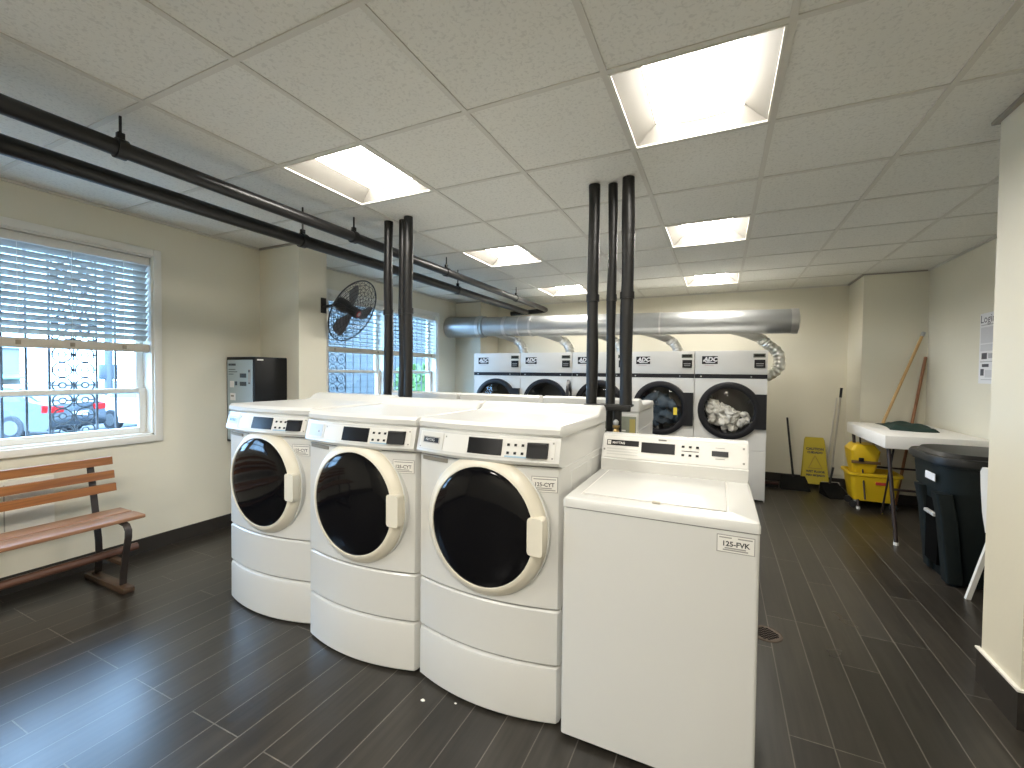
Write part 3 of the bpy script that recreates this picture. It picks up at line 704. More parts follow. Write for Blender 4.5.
heap('towel_heap', 'crumpled heap of white towels inside the rightmost dryer', 'laundry', DX[0], towel_m, 130, 3, top=.72, size=.045)
heap('clothes_heap', 'dark blue clothes lying inside the dryer second from right', 'laundry', DX[1], jean_m, 30, 5, top=.95, size=.085)
heap('cloth_heap', 'pale beige cloth inside the dryer behind the pipe trio', 'laundry', DX[2], mat('beige_cloth', (.42, .36, .25), .9, var=.3), 14, 8, top=.9, size=.075)
tg = MB().box(DX[1]+.155, DX[1]+.19, 5.358, 5.3605, .90, .985, mat('tag_yellow', (.75, .6, .06), .5))
# yellow tag is stuck on the door glass, see below

# ------------------------------------------------------------------ exhaust duct and vent hoses
YD = 5.80
def dz(x): return 2.065-(x+3.86)*(.09/4.64)
t = thing('exhaust_duct', 'long round galvanised exhaust duct running above the dryers', 'duct', (-1.5, YD, 0))
def dseg(x0, x1, r, m, nm):
    MB().tube([(x0+1.5, 0, dz(x0)), (x1+1.5, 0, dz(x1))], r, m, 40).build(nm, t, smooth=40)
dseg(-3.85, -3.20, .158, galv, 'duct_section'); dseg(-3.20, -2.40, .142, galv, 'duct_section'); dseg(-2.40, -.70, .139, galv, 'duct_section'); dseg(-.70, .72, .137, galv, 'duct_section')
for x, r, w_ in ((-3.28, .166, .06), (-2.85, .149, .05), (-2.62, .146, .02), (-2.44, .148, .03), (-.69, .1425, .02)): dseg(x-w_/2, x+w_/2, r, galv2, 'joint_band')
MB().tube([(.70+1.5, 0, dz(.7)), (.77+1.5, 0, dz(.77)), (.782+1.5, 0, dz(.78))], [.141, .141, .10], galv2, 40).build('end_cap', t, smooth=40)
vl = ['bulging out at the right end', 'second from the right', 'just right of the pipe trio', 'behind the pipe trio', 'leftmost of five']
for k in range(5):
    x = DX[k]+.05; x0 = x-.08 if k else DX[0]+.28; zc = dz(x0)
    t = thing('vent_hose', 'silver foil dryer vent hose under the duct, '+vl[k], 'vent hose', (x0, YD, 0), 0, 'silver dryer vent hoses')
    b = MB(); rings = []
    for (xx, yy, zz, rx) in ((-.17, .02, zc-.125, .13), (-.02, .10, zc-.16, .085), (.05, .16, zc-.20, .062)):
        rings.append([(xx+rx*math.cos(2*PI*i/20), yy+.06*math.sin(2*PI*i/20), zz+(.0 if rx > .1 else .02*math.cos(2*PI*i/20))) for i in range(20)])
    b.loft(rings, galv2); b.build('transition', t, smooth=60)
    P0 = [Vector((.05, .16, zc-.19)), Vector((.12, .19, zc-.25)), Vector((.16 if k else .23, .20, zc-.36)), Vector((.14 if k else .24, .20, zc-.52)), Vector((.10 if k else .13, .20, 1.36)), Vector((.06 if k else -.10, .195, 1.30))]
    path = []
    for i in range(len(P0)-1):
        a0 = P0[max(i-1, 0)]; a1, a2 = P0[i], P0[i+1]; a3 = P0[min(i+2, len(P0)-1)]
        for q in range(12):
            s = q/12; path.append(.5*((2*a1)+(-a0+a2)*s+(2*a0-5*a1+4*a2-a3)*s*s+(-a0+3*a1-3*a2+a3)*s**3))
    path.append(P0[-1])
    MB().tube(path, [.060+.005*math.sin(i*1.6)+.002*math.sin(i*5.1) for i in range(len(path))], foil, 16).build('hose', t, smooth=70)

# ------------------------------------------------------------------ pipes
def ohpipe(x, z0, z1, y0, y1, r, label, hangers, bend):
    t = thing('ceiling_pipe', label, 'pipe', (x, (y0+y1)/2, 0), 0, 'black pipes hung under the ceiling'); ym = (y0+y1)/2
    f = lambda y: z0+(z1-z0)*(y-y0)/(y1-y0)
    P = [(0, y0-ym, f(y0)), (0, y1-ym, f(y1))]
    if bend: P = P[:1]+[(0, y1-.1-ym, f(y1-.1)), (.0, y1-.03-ym, f(y1)-.005), (-.03, y1-ym, f(y1)-.01), (-.08, y1+.008-ym, f(y1)-.01), (-.60, y1+.01-ym, f(y1)-.03)]
    MB().tube(P, r, pipe_dk, 20).build('pipe_run', t, smooth=50)
    for y in hangers:
        c = (0, y-ym, f(y))
        hb = MB().tube([(0, c[1]-.02, c[2]), (0, c[1]+.02, c[2])], r+.008, pipe_dk, 20).box(-.012, .012, c[1]-.014, c[1]+.014, c[2]+r, c[2]+r+.035, pipe_dk, .003)
        hb.tube([(0, c[1], c[2]+r+.03), (0, c[1], CE-.0005)], .006, pipe_dk, 8).build('hanger', t)
ohpipe(-2.42, 2.335, 2.335, -2.58, 6.30, .036, 'black pipe under the ceiling, the one nearer the washers', (-.9, 1.03, 2.4, 3.59, 5.2), True)
ohpipe(-2.60, 2.242, 2.262, -2.58, 5.95, .040, 'black pipe under the ceiling, the lower one nearer the windows', (-.6, 2.115, 4.08), False)

def vpipe(x, y, zb, r, label, m=pipe_m, low=None, grp=None):
    t = thing('vertical_pipe', label, 'pipe', (x, y, zb), 0, grp)
    L = CE-zb-.001
    zz = [0, .02, L*.45, L*.46, L*.47, L*.5, L-.02, L]; rr = [r, r, r*.99, r*1.08, r*1.08, r*.97, r*.97, r*.97]
    path = []; rad = []; n = 26
    for i in range(n+1):
        z = L*i/n; path.append((.0025*math.sin(z*7+x*9), .0025*math.cos(z*5+x*4), z)); rad.append(r*(1+.05*math.sin(z*11+x*20)))
    MB().tube(path, rad, m, 16).build('pipe_jacket', t, smooth=60)
    b = MB().tube([(0, 0, L*.47), (0, 0, L*.5)], r*1.14, m, 16); b.build('joint_sleeve', t, smooth=60)
    if low: MB().tube([(0, 0, .0), (0, 0, low-zb)], r*.8, pipe_dk, 14).build('lower_pipe', t, smooth=60)
    return t
G2 = 'three black vertical pipes by the top loader'; G1 = 'three black vertical pipes in front of the far window'
YP = 2.58
vpipe(-.695, YP, 1.185, .034, 'left of the three black jacketed pipes rising beside the top loader', grp=G2)
vpipe(-.590, YP+.03, 1.185, .027, 'middle, thinnest of the three black pipes rising beside the top loader', low=.3, grp=G2)
vpipe(-.490, YP-.02, 1.185, .036, 'right of the three black jacketed pipes rising beside the top loader', grp=G2)
vpipe(-2.255, YP, 1.17, .032, 'left, separate one of the three black pipes before the far window', pipe_dk, grp=G1)
vpipe(-2.135, YP+.02, 1.17, .030, 'middle of the three black pipes before the far window', pipe_dk, grp=G1)
vpipe(-2.055, YP-.02, 1.17, .034, 'right of the three black pipes before the far window', pipe_m, grp=G1)
t = thing('pipe_bracket', 'black strut bracket and valve under the pipe trio beside the top loader', 'bracket', (-.59, YP, 0))
MB().box(-.135, .135, -.06, -.035, 1.15, 1.185, pipe_dk, .003).box(-.135, .135, -.035, .055, 1.172, 1.185, pipe_dk, .002).build('strut', t)
MB().tube([(.055, -.02, 1.17), (.055, -.02, .55)], .026, pipe_dk, 14).build('standpipe', t, smooth=60)
vb = MB().lathe([(.010, 0), (.018, .01), (.018, .03), (.012, .04), (.020, .05), (.020, .062)], brass, (.055, -.046, 1.005), (0, 0, 1), 14, cap0=True, cap1=True).tube([(.055, -.02, 1.03), (.055, -.06, 1.03)], .011, brass, 10)
vb.lathe([(.014, 0), (.016, .02), (.006, .03)], steel, (.055, -.055, 1.07), (0, 0, 1), 12, cap0=True, cap1=True); vb.build('valve', t, smooth=50, label='brass valve')
t = thing('pipe_bracket', 'black strut bracket under the pipe trio before the far window', 'bracket', (-2.15, YP, 0))
MB().box(-.15, .15, -.065, -.04, 1.135, 1.17, pipe_dk, .003).box(-.15, .15, -.04, .055, 1.157, 1.17, pipe_dk, .002).build('strut', t)
MB().tube([(.0, 0, 1.157), (.0, 0, .4)], .024, pipe_dk, 12).build('standpipe', t, smooth=60)

# ------------------------------------------------------------------ wall fan
fc = Vector((-3.20, 3.17, 1.94)); ax = Vector((.87, .175, -.47)).normalized()
t = thing('wall_fan', 'black caged wall fan tilted down from the pier beside the far window', 'fan', fc)
fan_m = mat('fan_black_wire', (.022, .022, .024), .4)
a_ = Vector((0, 0, 1)); N = (a_-ax*a_.dot(ax)).normalized(); Bv = ax.cross(N)
def cp(r, a, h): return tuple(ax*h+(N*math.cos(a)+Bv*math.sin(a))*r)
R = .315
def cage(sgn, nm):
    b = MB()
    for r in [.05+.0331*i for i in range(9)]:
        h = sgn*.055*math.sqrt(max(0, 1-(r/R)**2))
        b.tube([cp(r, 2*PI*i/40, h) for i in range(40)], .0019 if r < .3 else .005, fan_m, 5, True)
    for k in range(24):
        b.tube([cp(.04+(R-.04)*q/6, 2*PI*k/24+.15*q/6, sgn*.055*math.sqrt(max(0, 1-((.04+(R-.04)*q/6)/R)**2))) for q in range(7)], .0017, fan_m, 5)
    b.build(nm, t, smooth=60)
cage(1, 'front_guard'); cage(-1, 'rear_guard')
MB().tube([cp(R, 2*PI*i/48, 0) for i in range(48)], .007, fan_m, 8, True).build('guard_rim', t, smooth=60)
bl_m = mat('fan_blade_grey', (.07, .07, .075), .35)
for k in range(3):
    b = MB(); a0 = 2*PI*k/3+.5; vs = []
    for i in range(8):
        r = .05+.22*i/7; wd = .30+.55*math.sin(PI*(i+1)/9)
        for j in range(6):
            u = j/5-.5; vs.append(cp(r, a0+u*wd+.1*i/7, .03*u*1.0))
    fs = [(i*6+j, i*6+j+1, (i+1)*6+j+1, (i+1)*6+j) for i in range(7) for j in range(5)]
    n0 = len(vs); vs2 = [tuple(Vector(v)+ax*.003) for v in vs]
    b.add(vs+vs2, fs+[tuple(n0+q for q in reversed(f)) for f in fs], bl_m); b.build('fan_blade', t, smooth=60)
MB().lathe([(.048, -.02), (.05, .0), (.05, .055), (.04, .062), (.001, .064)], fan_m, (0, 0, 0), ax, 24, cap0=True).build('hub', t, smooth=50)
MB().lathe([(.030, .0645), (.030, .068), (.001, .069)], mat('fan_badge_red', (.35, .03, .04), .4), (0, 0, 0), ax, 20).lathe([(.02, .069), (.018, .0715), (.001, .072)], steel, (0, 0, 0), ax, 16).build('badge', t, smooth=50, label='red round centre badge')
MB().lathe([(.03, -.19), (.06, -.185), (.065, -.15), (.065, -.08), (.05, -.06), (.03, -.02)], fan_m, (0, 0, 0), ax, 24, cap0=True, cap1=True).build('motor', t, smooth=50)
mp = ax*-.15; wp = Vector((-3.345, 2.94, 2.02))-fc
b = MB().tube([tuple(mp), tuple((mp+wp)/2+Vector((0, 0, -.03))), tuple(wp+Vector((.03, 0, -.06))), tuple(wp+Vector((.012, 0, -.06)))], .014, fan_m, 10)
b.box(wp.x+.0005, wp.x+.014, wp.y-.028, wp.y+.028, wp.z-.12, wp.z+.02, fan_m, .003); b.build('wall_bracket', t, smooth=50)

# ------------------------------------------------------------------ card machine in the corner
t = thing('card_machine', 'tall black wall machine with silver keypad front in corner left of the pier', 'vending machine', (-3.675, 2.365, .745))
MB().box(-.184, .184, .006, .312, 0, .73, mat('machine_black', (.006, .0065, .0075), .45, var=.15, spec=.3), .006).build('housing', t)
MB().box(.06, .11, .08, .16, .712, .7305, white_trim).build('name_tag', t, smooth=0) if False else None
MB().box(.1835, .1855, .03, .085, .70, .712, mat('tag_white', (.75, .73, .68), .5)).build('name_tag', t, smooth=0, label='small white tag')
fp = MB().box(-.165, .165, 0, .007, .02, .705, mat('machine_silver_front', (.40, .49, .54), .32, metal=.25, var=.05), .002, 1).build('front_plate', t, label='silver front plate')  # silver tinted blue, with the window's daylight cast put into the colour
ink = mat('machine_ink', (.05, .07, .09), .5)
for x0, x1, z0, z1 in ((.01, .045, .555, .59), (.05, .09, .555, .59), (.01, .045, .485, .52), (.05, .09, .485, .52), (-.055, -.03, .488, .522)): MB().box(x0, x1, -.005, 0, z0, z1, ink, .001, 1).build('button', fp, smooth=0)
b = MB().box(.118, .146, -.004, 0, .50, .625, steel, .001, 1).box(.124, .140, -.006, -.003, .60, .62, ink).box(.124, .140, -.006, -.003, .505, .515, ink); b.build('bill_slot', fp, smooth=0)
MB().box(-.125, -.075, -.004, 0, .47, .525, paper_w).build('notice', fp, smooth=0); MB().box(-.12, -.055, -.004, 0, .36, .42, paper_w).box(-.11, -.07, -.005, -.003, .39, .405, text_gr).build('notice', fp, smooth=0)
for z in (.275, .20): MB().lathe([(.034, 0), (.034, .006), (.02, .012), (.001, .012)], mat('machine_red_button', (.30, .05, .07), .4), (.055, 0, z), (0, -1, 0), 20).build('push_button', fp, smooth=40, label='dark red push button')
b = MB()
for x0, x1, z, h_ in ((-.145, -.115, .655, .018), (-.11, -.05, .655, .018), (-.145, -.055, .62, .006), (-.145, -.03, .60, .006), (-.145, -.08, .58, .006), (-.145, -.01, .30, .006), (-.145, -.04, .27, .006), (-.145, -.02, .24, .006)): b.box(x0, x1, -.0015, 0, z, z+h_, ink)
b.build('printed_text', fp, smooth=0)

# ------------------------------------------------------------------ bench
t = thing('bench', 'wooden slatted bench with dark metal legs under the near window', 'bench', (-3.45, .55, 0))
ox, oy = 3.45, .55
def B(*a): return tuple(p+q for p, q in zip(a, (ox, -oy, 0)))
yA, yB_ = -.42, 1.49
for (x, z0, z1) in ((-3.655, .728, .778), (-3.632, .640, .690), (-3.610, .558, .608)):
    b = MB(); p = [(x+ox-.010, z0), (x+ox+.012, z0), (x+ox+.004, z1), (x+ox-.018, z1)]
    b.prism(p, yA-oy, yB_-oy, wood_back, axis=1); b.build('back_slat', t, smooth=0)
MB().box(-3.54+ox, -3.395+ox, yA-oy, yB_-oy-.005, .432, .456, wood_seat, .006).build('seat_board', t)
MB().box(-3.389+ox, -3.245+ox, yA-oy, yB_-oy, .430, .454, wood_seat, .006).build('seat_board', t)
for y in (1.385, -.22):
    def strap(pts, w_=.034, th=.010):
        b = MB(); rings = []
        for i, (x, z) in enumerate(pts):
            a = pts[max(i-1, 0)]; c = pts[min(i+1, len(pts)-1)]; dx, dz_ = c[0]-a[0], c[1]-a[1]; L = math.hypot(dx, dz_); nx, nz = -dz_/L*th/2, dx/L*th/2
            rings.append([(x+ox+nx, y-oy-w_/2, z+nz), (x+ox-nx, y-oy-w_/2, z-nz), (x+ox-nx, y-oy+w_/2, z-nz), (x+ox+nx, y-oy+w_/2, z+nz)])
        return b.loft(rings, mat('bench_iron', (.045, .036, .032), .45, metal=.4, var=.2))
    strap([(-3.685, .768), (-3.645, .60), (-3.612, .44), (-3.578, .27), (-3.57, .15), (-3.59, .06), (-3.63, .045)]).build('back_leg', t, smooth=60)
    strap([(-3.56, .424), (-3.30, .424), (-3.235, .415), (-3.212, .385), (-3.215, .34), (-3.245, .24), (-3.275, .12), (-3.285, .042)]).build('front_leg', t, smooth=60)
    MB().box(-3.70+ox, -3.21+ox, y-oy-.032, y-oy+.032, 0, .04, wood_foot, .012).build('foot_bar', t)
    MB().box(-3.56+ox, -3.262+ox, y-oy-.018, y-oy+.018, .165, .19, wood_foot, .004).build('cross_bar', t)
MB().tube([B(-3.40, yA-.02, .214), B(-3.40, yB_+.02, .214)], .024, wood_dark, 14).build('foot_rail', t, smooth=50)

# wall heater cover behind the bench
t = thing('wall_heater', 'white heater cover on the wall behind the bench', 'heater', (-3.859, .55, .36))
hm = mat('heater_cream', (.82, .79, .70), .45, var=.03)
MB().box(0, .018, -.72, .72, 0, .32, hm, .004).build('cover', t)
b = MB()
for y in (-.5, -.25, 0, .25, .5): b.box(.018, .0195, y-.003, y+.003, .02, .30, mat('heater_seam', (.42, .40, .33), .5))
b.box(.018, .0195, -.70, .70, .255, .262, mat('heater_seam', (.42, .40, .33), .5)); b.build('seam_line', t, smooth=0)

# ------------------------------------------------------------------ folding table, cloth, bin, chair
TX0, TX1, TY0, TY1, TZ = 1.258, 1.93, 4.65, 5.87, .873
t = thing('folding_table', 'white topped folding table with dark legs against the right wall', 'table', ((TX0+TX1)/2, (TY0+TY1)/2, 0))
tx, ty = (TX1-TX0)/2, (TY1-TY0)/2
MB().box(-tx, tx, -ty, ty, TZ-.112, TZ, table_m, .010).build('table_top', t)
for sx in (-1, 1):
    for sy in (-1, 1):
        x, y = sx*(tx-.045), sy*(ty-.07)
        fx, fyy = x-.012*sx, y-.20
        lg = MB().tube([(x, y, TZ-.112), (fx, fyy, .02)], .015, leg_m, 12).build('table_leg', t, smooth=60)
        MB().tube([(fx, fyy, 0), (fx, fyy, .024)], .018, glide_m, 12).build('glide', lg, smooth=60)
    MB().tube([(sx*(tx-.09), -ty+.10, TZ-.1), (sx*(tx-.09), -ty+.36, .12)], .008, leg_m, 8).tube([(sx*(tx-.09), ty-.10, TZ-.1), (sx*(tx-.09), ty-.36, .12)], .008, leg_m, 8).build('brace', t, smooth=60)
for sy in (-1, 1): MB().tube([(-tx+.05, sy*(ty-.07)-.10, .43), (tx-.05, sy*(ty-.07)-.10, .43)], .010, leg_m, 8).build('leg_crossbar', t, smooth=60)
# folded green cloth
b = MB(); n = 26; rnd = random.Random(4)
def cl(u, v):
    x = 1.43+.33*u+.06*math.sin(v*2.2); y = 5.16+.62*v+.10*math.sin(u*2.5)*(1-v)*-1
    z = TZ+.018+.030*math.exp(-((u-.35)**2+(v-.45)**2)*5)+.010*math.sin(u*9+v*4)+.007*math.sin(v*13-u*5)
    e = min(u, 1-u, v, 1-v); z = TZ+.001+(z-TZ)*min(1, e*9+.15); return (x, y, z)
vs = [cl(i/n, j/n) for i in range(n+1) for j in range(n+1)]; fs = [(i*(n+1)+j, (i+1)*(n+1)+j, (i+1)*(n+1)+j+1, i*(n+1)+j+1) for i in range(n) for j in range(n)]
k = len(vs); vs += [(x, y, TZ+.0005) for x, y, z in vs]; fs += [tuple(k+q for q in reversed(f)) for f in fs]
bd = [i*(n+1) for i in range(n)]+[n*(n+1)+j for j in range(n)]+[(n-i)*(n+1)+n for i in range(n)]+[n-j for j in range(n)]
for q in range(len(bd)): a0, a1 = bd[q], bd[(q+1) % len(bd)]; fs.append((a0, a1, k+a1, k+a0))
tag(b.add(vs, fs, cloth_g).build('folded_cloth', smooth=60), 'dark green cloth lying crumpled on the white folding table', 'cloth')

t = thing('trash_bin', 'large dark green trash bin with black lid in front of the folding table', 'trash bin', (1.60, 4.05, 0))
def bring(z, hx, hy, r): return [(x, y, z) for x, y in rrect(-hx, hx, -hy, hy, r, 6)]
b = MB(); b.loft([bring(.0, .205, .235, .15), bring(.01, .21, .24, .15), bring(.44, .250, .275, .17), bring(.60, .265, .29, .18), bring(.602, .275, .30, .18), bring(.77, .288, .312, .19), bring(.775, .30, .325, .20), bring(.80, .30, .325, .20)], bin_m)
b.build('body', t, smooth=40)
for yy in (-.235, .05):
    MB().loft([[(x, y, z) for x, y in rrect(-q-.035, -q+.05, yy-.05, yy+.05, .015, 3)] for z, q in ((.02, .205), (.44, .245), (.60, .272))], bin_m).build('side_rib', t, smooth=40)
MB().box(-.262, -.225, -.185, .0, .10, .53, mat('recess_shade_black', (.002, .002, .002), .9, spec=.05)).build('grip_recess_shade', t, smooth=0)  # near-black slab standing in for the darkness inside an open grip recess
MB().box(-.288, -.262, -.185, -.03, .425, .448, mat('grip_grey', (.42, .42, .40), .5), .006).build('side_grip', t, label='pale grey side grip')
MB().box(-.2905, -.286, -.20, -.05, .665, .715, paper_w, .001, 1).build('sticker', t, label='small white sticker').rotation_euler = (0, 0, 0)
b = MB(); b.loft([bring(.792, .318, .342, .21), bring(.825, .318, .342, .21), bring(.838, .31, .335, .20), bring(.838, .28, .30, .18), bring(.862, .26, .28, .17), bring(.872, .10, .12, .08)], lid_m); b.build('lid', t, smooth=40)
b = MB().box(-.12, .12, .325, .36, .80, .85, lid_m, .008); b.build('lid_hinge', t)

t = thing('resin_chair', 'white plastic chair tucked between trash bin and right wall stub', 'chair', (1.672, 3.40, 0))
bx = MB()
def cpt(x, y, z): return (x, y, z)
MB().loft([[(x, y, z) for x, y in rrect(-.20, .20, -.20, .20, .05)] for z in (.405, .43)], chair_m).build('seat', t, smooth=40)
b = MB(); rings = []
for z, xo, hy in ((.43, -.20, .19), (.55, -.215, .195), (.70, -.225, .195), (.80, -.235, .18), (.83, -.238, .15)):
    rings.append([(xo-.012, -hy, z), (xo+.012, -hy, z), (xo+.006, 0, z), (xo+.012, hy, z), (xo-.012, hy, z), (xo-.018, 0, z)])
b.loft(rings, chair_m); b.build('backrest', t, smooth=40)
for sx, sy in ((-1, -1), (-1, 1), (1, -1), (1, 1)):
    x0, y0_ = sx*.185, sy*.185; x1, y1_ = x0+sx*.085, y0_+sy*.03
    b = MB(); b.loft([[(xx+p*.9, yy+q*.9, z) for p, q in ((-.013, -.013), (.013, -.013), (.013, .013), (-.013, .013))] for xx, yy, z in ((x0, y0_, .41), (x1, y1_, 0))], chair_m); b.build('chair_leg', t, smooth=0)

# ------------------------------------------------------------------ cleaning corner
t = thing('mop_bucket', 'yellow wheeled mop bucket with wringer under the folding table', 'mop bucket', (1.445, 5.745, 0))
b = MB()
def kr(z, hx, hy, r=.04): return [(x, y, z) for x, y in rrect(-hx, hx, -hy, hy, r, 4)]
b.loft([kr(.085, .165, .135), kr(.10, .172, .14), kr(.34, .205, .175), kr(.35, .225, .19), kr(.375, .225, .19), kr(.375, .20, .165), kr(.12, .155, .125)], yellow, True, True); b.build('tub', t, smooth=40)
b = MB(); b.loft([[(x-.08, y, z) for x, y in rrect(-hx, hx, -hy, hy, .03, 4)] for z, hx, hy in ((.30, .075, .10), (.46, .105, .14), (.60, .125, .155), (.66, .085, .12))], yellow); wr = b.build('wringer', t, smooth=40)
MB().box(-.20, .04, -.165, -.153, .47, .50, mat('wringer_brown', (.16, .09, .03), .5), .003).box(-.14, -.10, -.175, -.15, .49, .53, black_pl, .004).build('wringer_lever', wr)
MB().box(.0, .09, -.178, -.168, .265, .295, red_m, .001, 1).build('label', t, smooth=0, label='red label') 
for sx in (-.14, .14):
    for sy in (-.11, .11):
        MB().lathe([(.012, -.014), (.036, -.013), (.036, .013), (.012, .014)], black_pl, (sx*1.15, sy, .037), (.3, 1, 0), 18, cap0=True, cap1=True).tube([(sx*1.1, sy, .05), (sx*1.05, sy, .09)], .014, steel, 8).build('caster', t, smooth=40)
def pole(name, label, p0, p1, r, m, cat, tip=None):
    t = thing(name, label, cat, p0); d = Vector(p1)-Vector(p0)
    MB().tube([(0, 0, 0), tuple(d)], r, m, 12).build('handle', t, smooth=60)
    if tip: MB().tube([tuple(d*.97), tuple(d)], r*1.35, tip, 12).build('tip', t, smooth=60)
    return t
t = pole('wet_mop', 'pale yellow wooden mop handle leaning from the mop bucket to the back corner', (1.40, 5.80, .42), (1.905, 5.965, 1.83), .014, pole_y, 'mop', steel)
b = MB(); rnd = random.Random(2)
for i in range(26):
    a = rnd.uniform(0, 6.28); q = rnd.uniform(.01, .05); b.tube([(0, 0, .02), (q*math.cos(a)*.7, q*math.sin(a)*.7-.01, -.06), (q*math.cos(a), q*math.sin(a)-.02, -.16)], .008, towel_m, 6)
b.build('mop_head', t, smooth=60)
pole('broom_stick', 'reddish brown wooden stick leaning upright in the back right corner', (1.715, 5.955, .0), (1.93, 5.975, 1.575), .014, pole_r, 'stick')
t = thing('wet_floor_sign', 'yellow folding wet floor sign leaning at the back wall', 'floor sign', (1.075, 6.36, 0))
for k, (yb, yt, m) in enumerate(((0, .16, yellow_d), (.17, .185, yellow_d))):
    b = MB(); z1 = .60; dy = .012
    def S(x, z): return (x, yb+(yt-yb)*z/z1, z)
    poly = [(-.14, 0), (-.085, 0), (-.075, .05), (.075, .05), (.085, 0), (.14, 0), (.103, .57), (.09, .60), (-.09, .60), (-.103, .57)]
    rings = [[S(x, z) for x, z in poly], [tuple(Vector(S(x, z))+Vector((0, dy, 0))) for x, z in poly]]
    pl = MB().loft(rings, m).build('sign_panel', t, smooth=0)
    if k == 0:
        b = MB(); put = lambda x, z, o=.0015: (x, yb+(yt-yb)*z/z1-o, z)
        b.text('CAUTION', .040, text_dk, lambda u, v: put(u, .462+v), .002); b.text('CUIDADO', .034, text_dk, lambda u, v: put(u, .42+v), .002); b.build('lettering', pl, smooth=0); b = MB()
        b.text('WET FLOOR', .034, text_dk, lambda u, v: put(u, .195+v), .002); b.text('PISO MOJADO', .030, text_dk, lambda u, v: put(u, .152+v), .002); b.build('lettering', pl, smooth=0)
        b = MB()
        for p, q in (((-.07, .235), (.07, .235)), ((.07, .235), (0, .385)), ((0, .385), (-.07, .235))): b.tube([put(*p), put(*q)], .004, mat('sign_symbol', (.30, .22, .02), .5), 6)
        b.build('warning_triangle', pl, smooth=0)
MB().box(-.06, .06, .160, .215, .56, .58, yellow_d, .004).build('hinge_grip', t)

def lobby_pan(name, label, loc, rz, p_top, hm, w_=.15):
    t = thing(name, label, 'dustpan', loc, rz)
    b = MB(); s = w_
    b.loft([[(-s, -.13, 0), (s, -.13, 0), (s, -.13, .006), (-s, -.13, .006)], [(-s, 0, 0), (s, 0, 0), (s, 0, .06), (-s, 0, .06)], [(-s*.9, .12, 0), (s*.9, .12, 0), (s*.85, .12, .13), (-s*.85, .12, .13)], [(-s*.7, .16, .02), (s*.7, .16, .02), (s*.65, .15, .11), (-s*.65, .15, .11)]], mat('pan_black', (.006, .006, .006), .7, spec=.15))
    b.build('pan', t, smooth=0)
    MB().tube([(0, .10, .12), p_top], .012, hm, 10).build('handle', t, smooth=60)
    return t
lobby_pan('lobby_dustpan', 'black long-handled dustpan left of the yellow wet floor sign', (.84, 6.27, 0), 0, (-.055, .29, .83), black_pl)
lobby_pan('lobby_dustpan', 'black dustpan with short handle right of the yellow wet floor sign', (1.20, 6.05, 0), .3, (.06, .15, .30), black_pl, .11)
t = thing('push_broom', 'grey handled broom leaning against the edge of the back right chase', 'broom', (1.225, 6.40, .0))
MB().tube([(0, 0, .08), (.09, .03, 1.21)], .011, mat('broom_grey', (.45, .42, .37), .4, metal=.4), 10).build('handle', t, smooth=60)
MB().tube([(.083, .028, 1.11), (.0915, .0305, 1.225)], .014, black_pl, 10).build('grip', t, smooth=60)
MB().loft([[(-.11, -.03, 0), (.11, -.03, 0), (.11, .03, 0), (-.11, .03, 0)], [(-.09, -.02, .09), (.09, -.02, .09), (.09, .02, .09), (-.09, .02, .09)]], mat('bristle_grey', (.35, .32, .28), .9, var=.3, vscale=60)).build('bristles', t, smooth=0)
pole('dust_mop', 'thin pale pole standing beside the grey handled broom', (1.185, 6.52, 0), (1.30, 6.575, 1.10), .009, mat('pole_pale', (.55, .52, .46), .4), 'mop')
t = thing('brush_block', 'small shade-darkened red brush on the floor beside the rightmost dryer', 'brush', (.58, 6.2, 0))
MB().box(-.09, .09, -.03, .03, .035, .06, mat('brush_red_shaded', (.05, .012, .01), .6), .006).build('block', t)  # red darkened in the colour for the shade beside the dryer
MB().box(-.085, .085, -.025, .025, 0, .036, black_pl).build('bristles', t, smooth=0)

# poster on the right wall
t = thing('wall_poster', 'white instruction poster with dark pictures on the right wall', 'poster', (XR-.001, 4.80, 1.315))
MB().box(-.002, 0, -.20, .175, 0, .575, paper_w).build('paper', t, smooth=0)
b = MB(); pi = [mat('poster_ink', (.08, .08, .10), .6), mat('poster_grey', (.42, .42, .44), .6), mat('poster_mid', (.60, .60, .63), .6)]
b.text('Login', .115, pi[0], lambda u, v: (-.0032, .055-u*.9, .525+v*.8)); b.build('title', t, smooth=0)
def blk(y0, y1, z0, z1, q): return MB().box(-.0032, -.001, .155-y0, .155-y1, z0, z1, pi[q])
b = MB()
for y0, y1, z0, z1, q in ((0, .32, .475, .482, 1), (0, .3, .33, .46, 2), (.02, .12, .425, .45, 0), (.05, .13, .37, .40, 0), (.14, .24, .345, .365, 1), (.12, .2, .39, .41, 1), (0, .33, .265, .32, 2), (.02, .10, .20, .25, 0), (.12, .26, .205, .245, 1), (0, .34, .175, .182, 1), (.03, .13, .135, .16, 0), (.01, .06, .065, .12, 0), (.08, .3, .05, .11, 2), (.02, .3, .03, .035, 1)):
    k = len(b.v); b.box(-.0028-.0003*q, -.001, .155-y0, .155-y1, z0, z1, pi[q])
b.build('print', t, smooth=0)

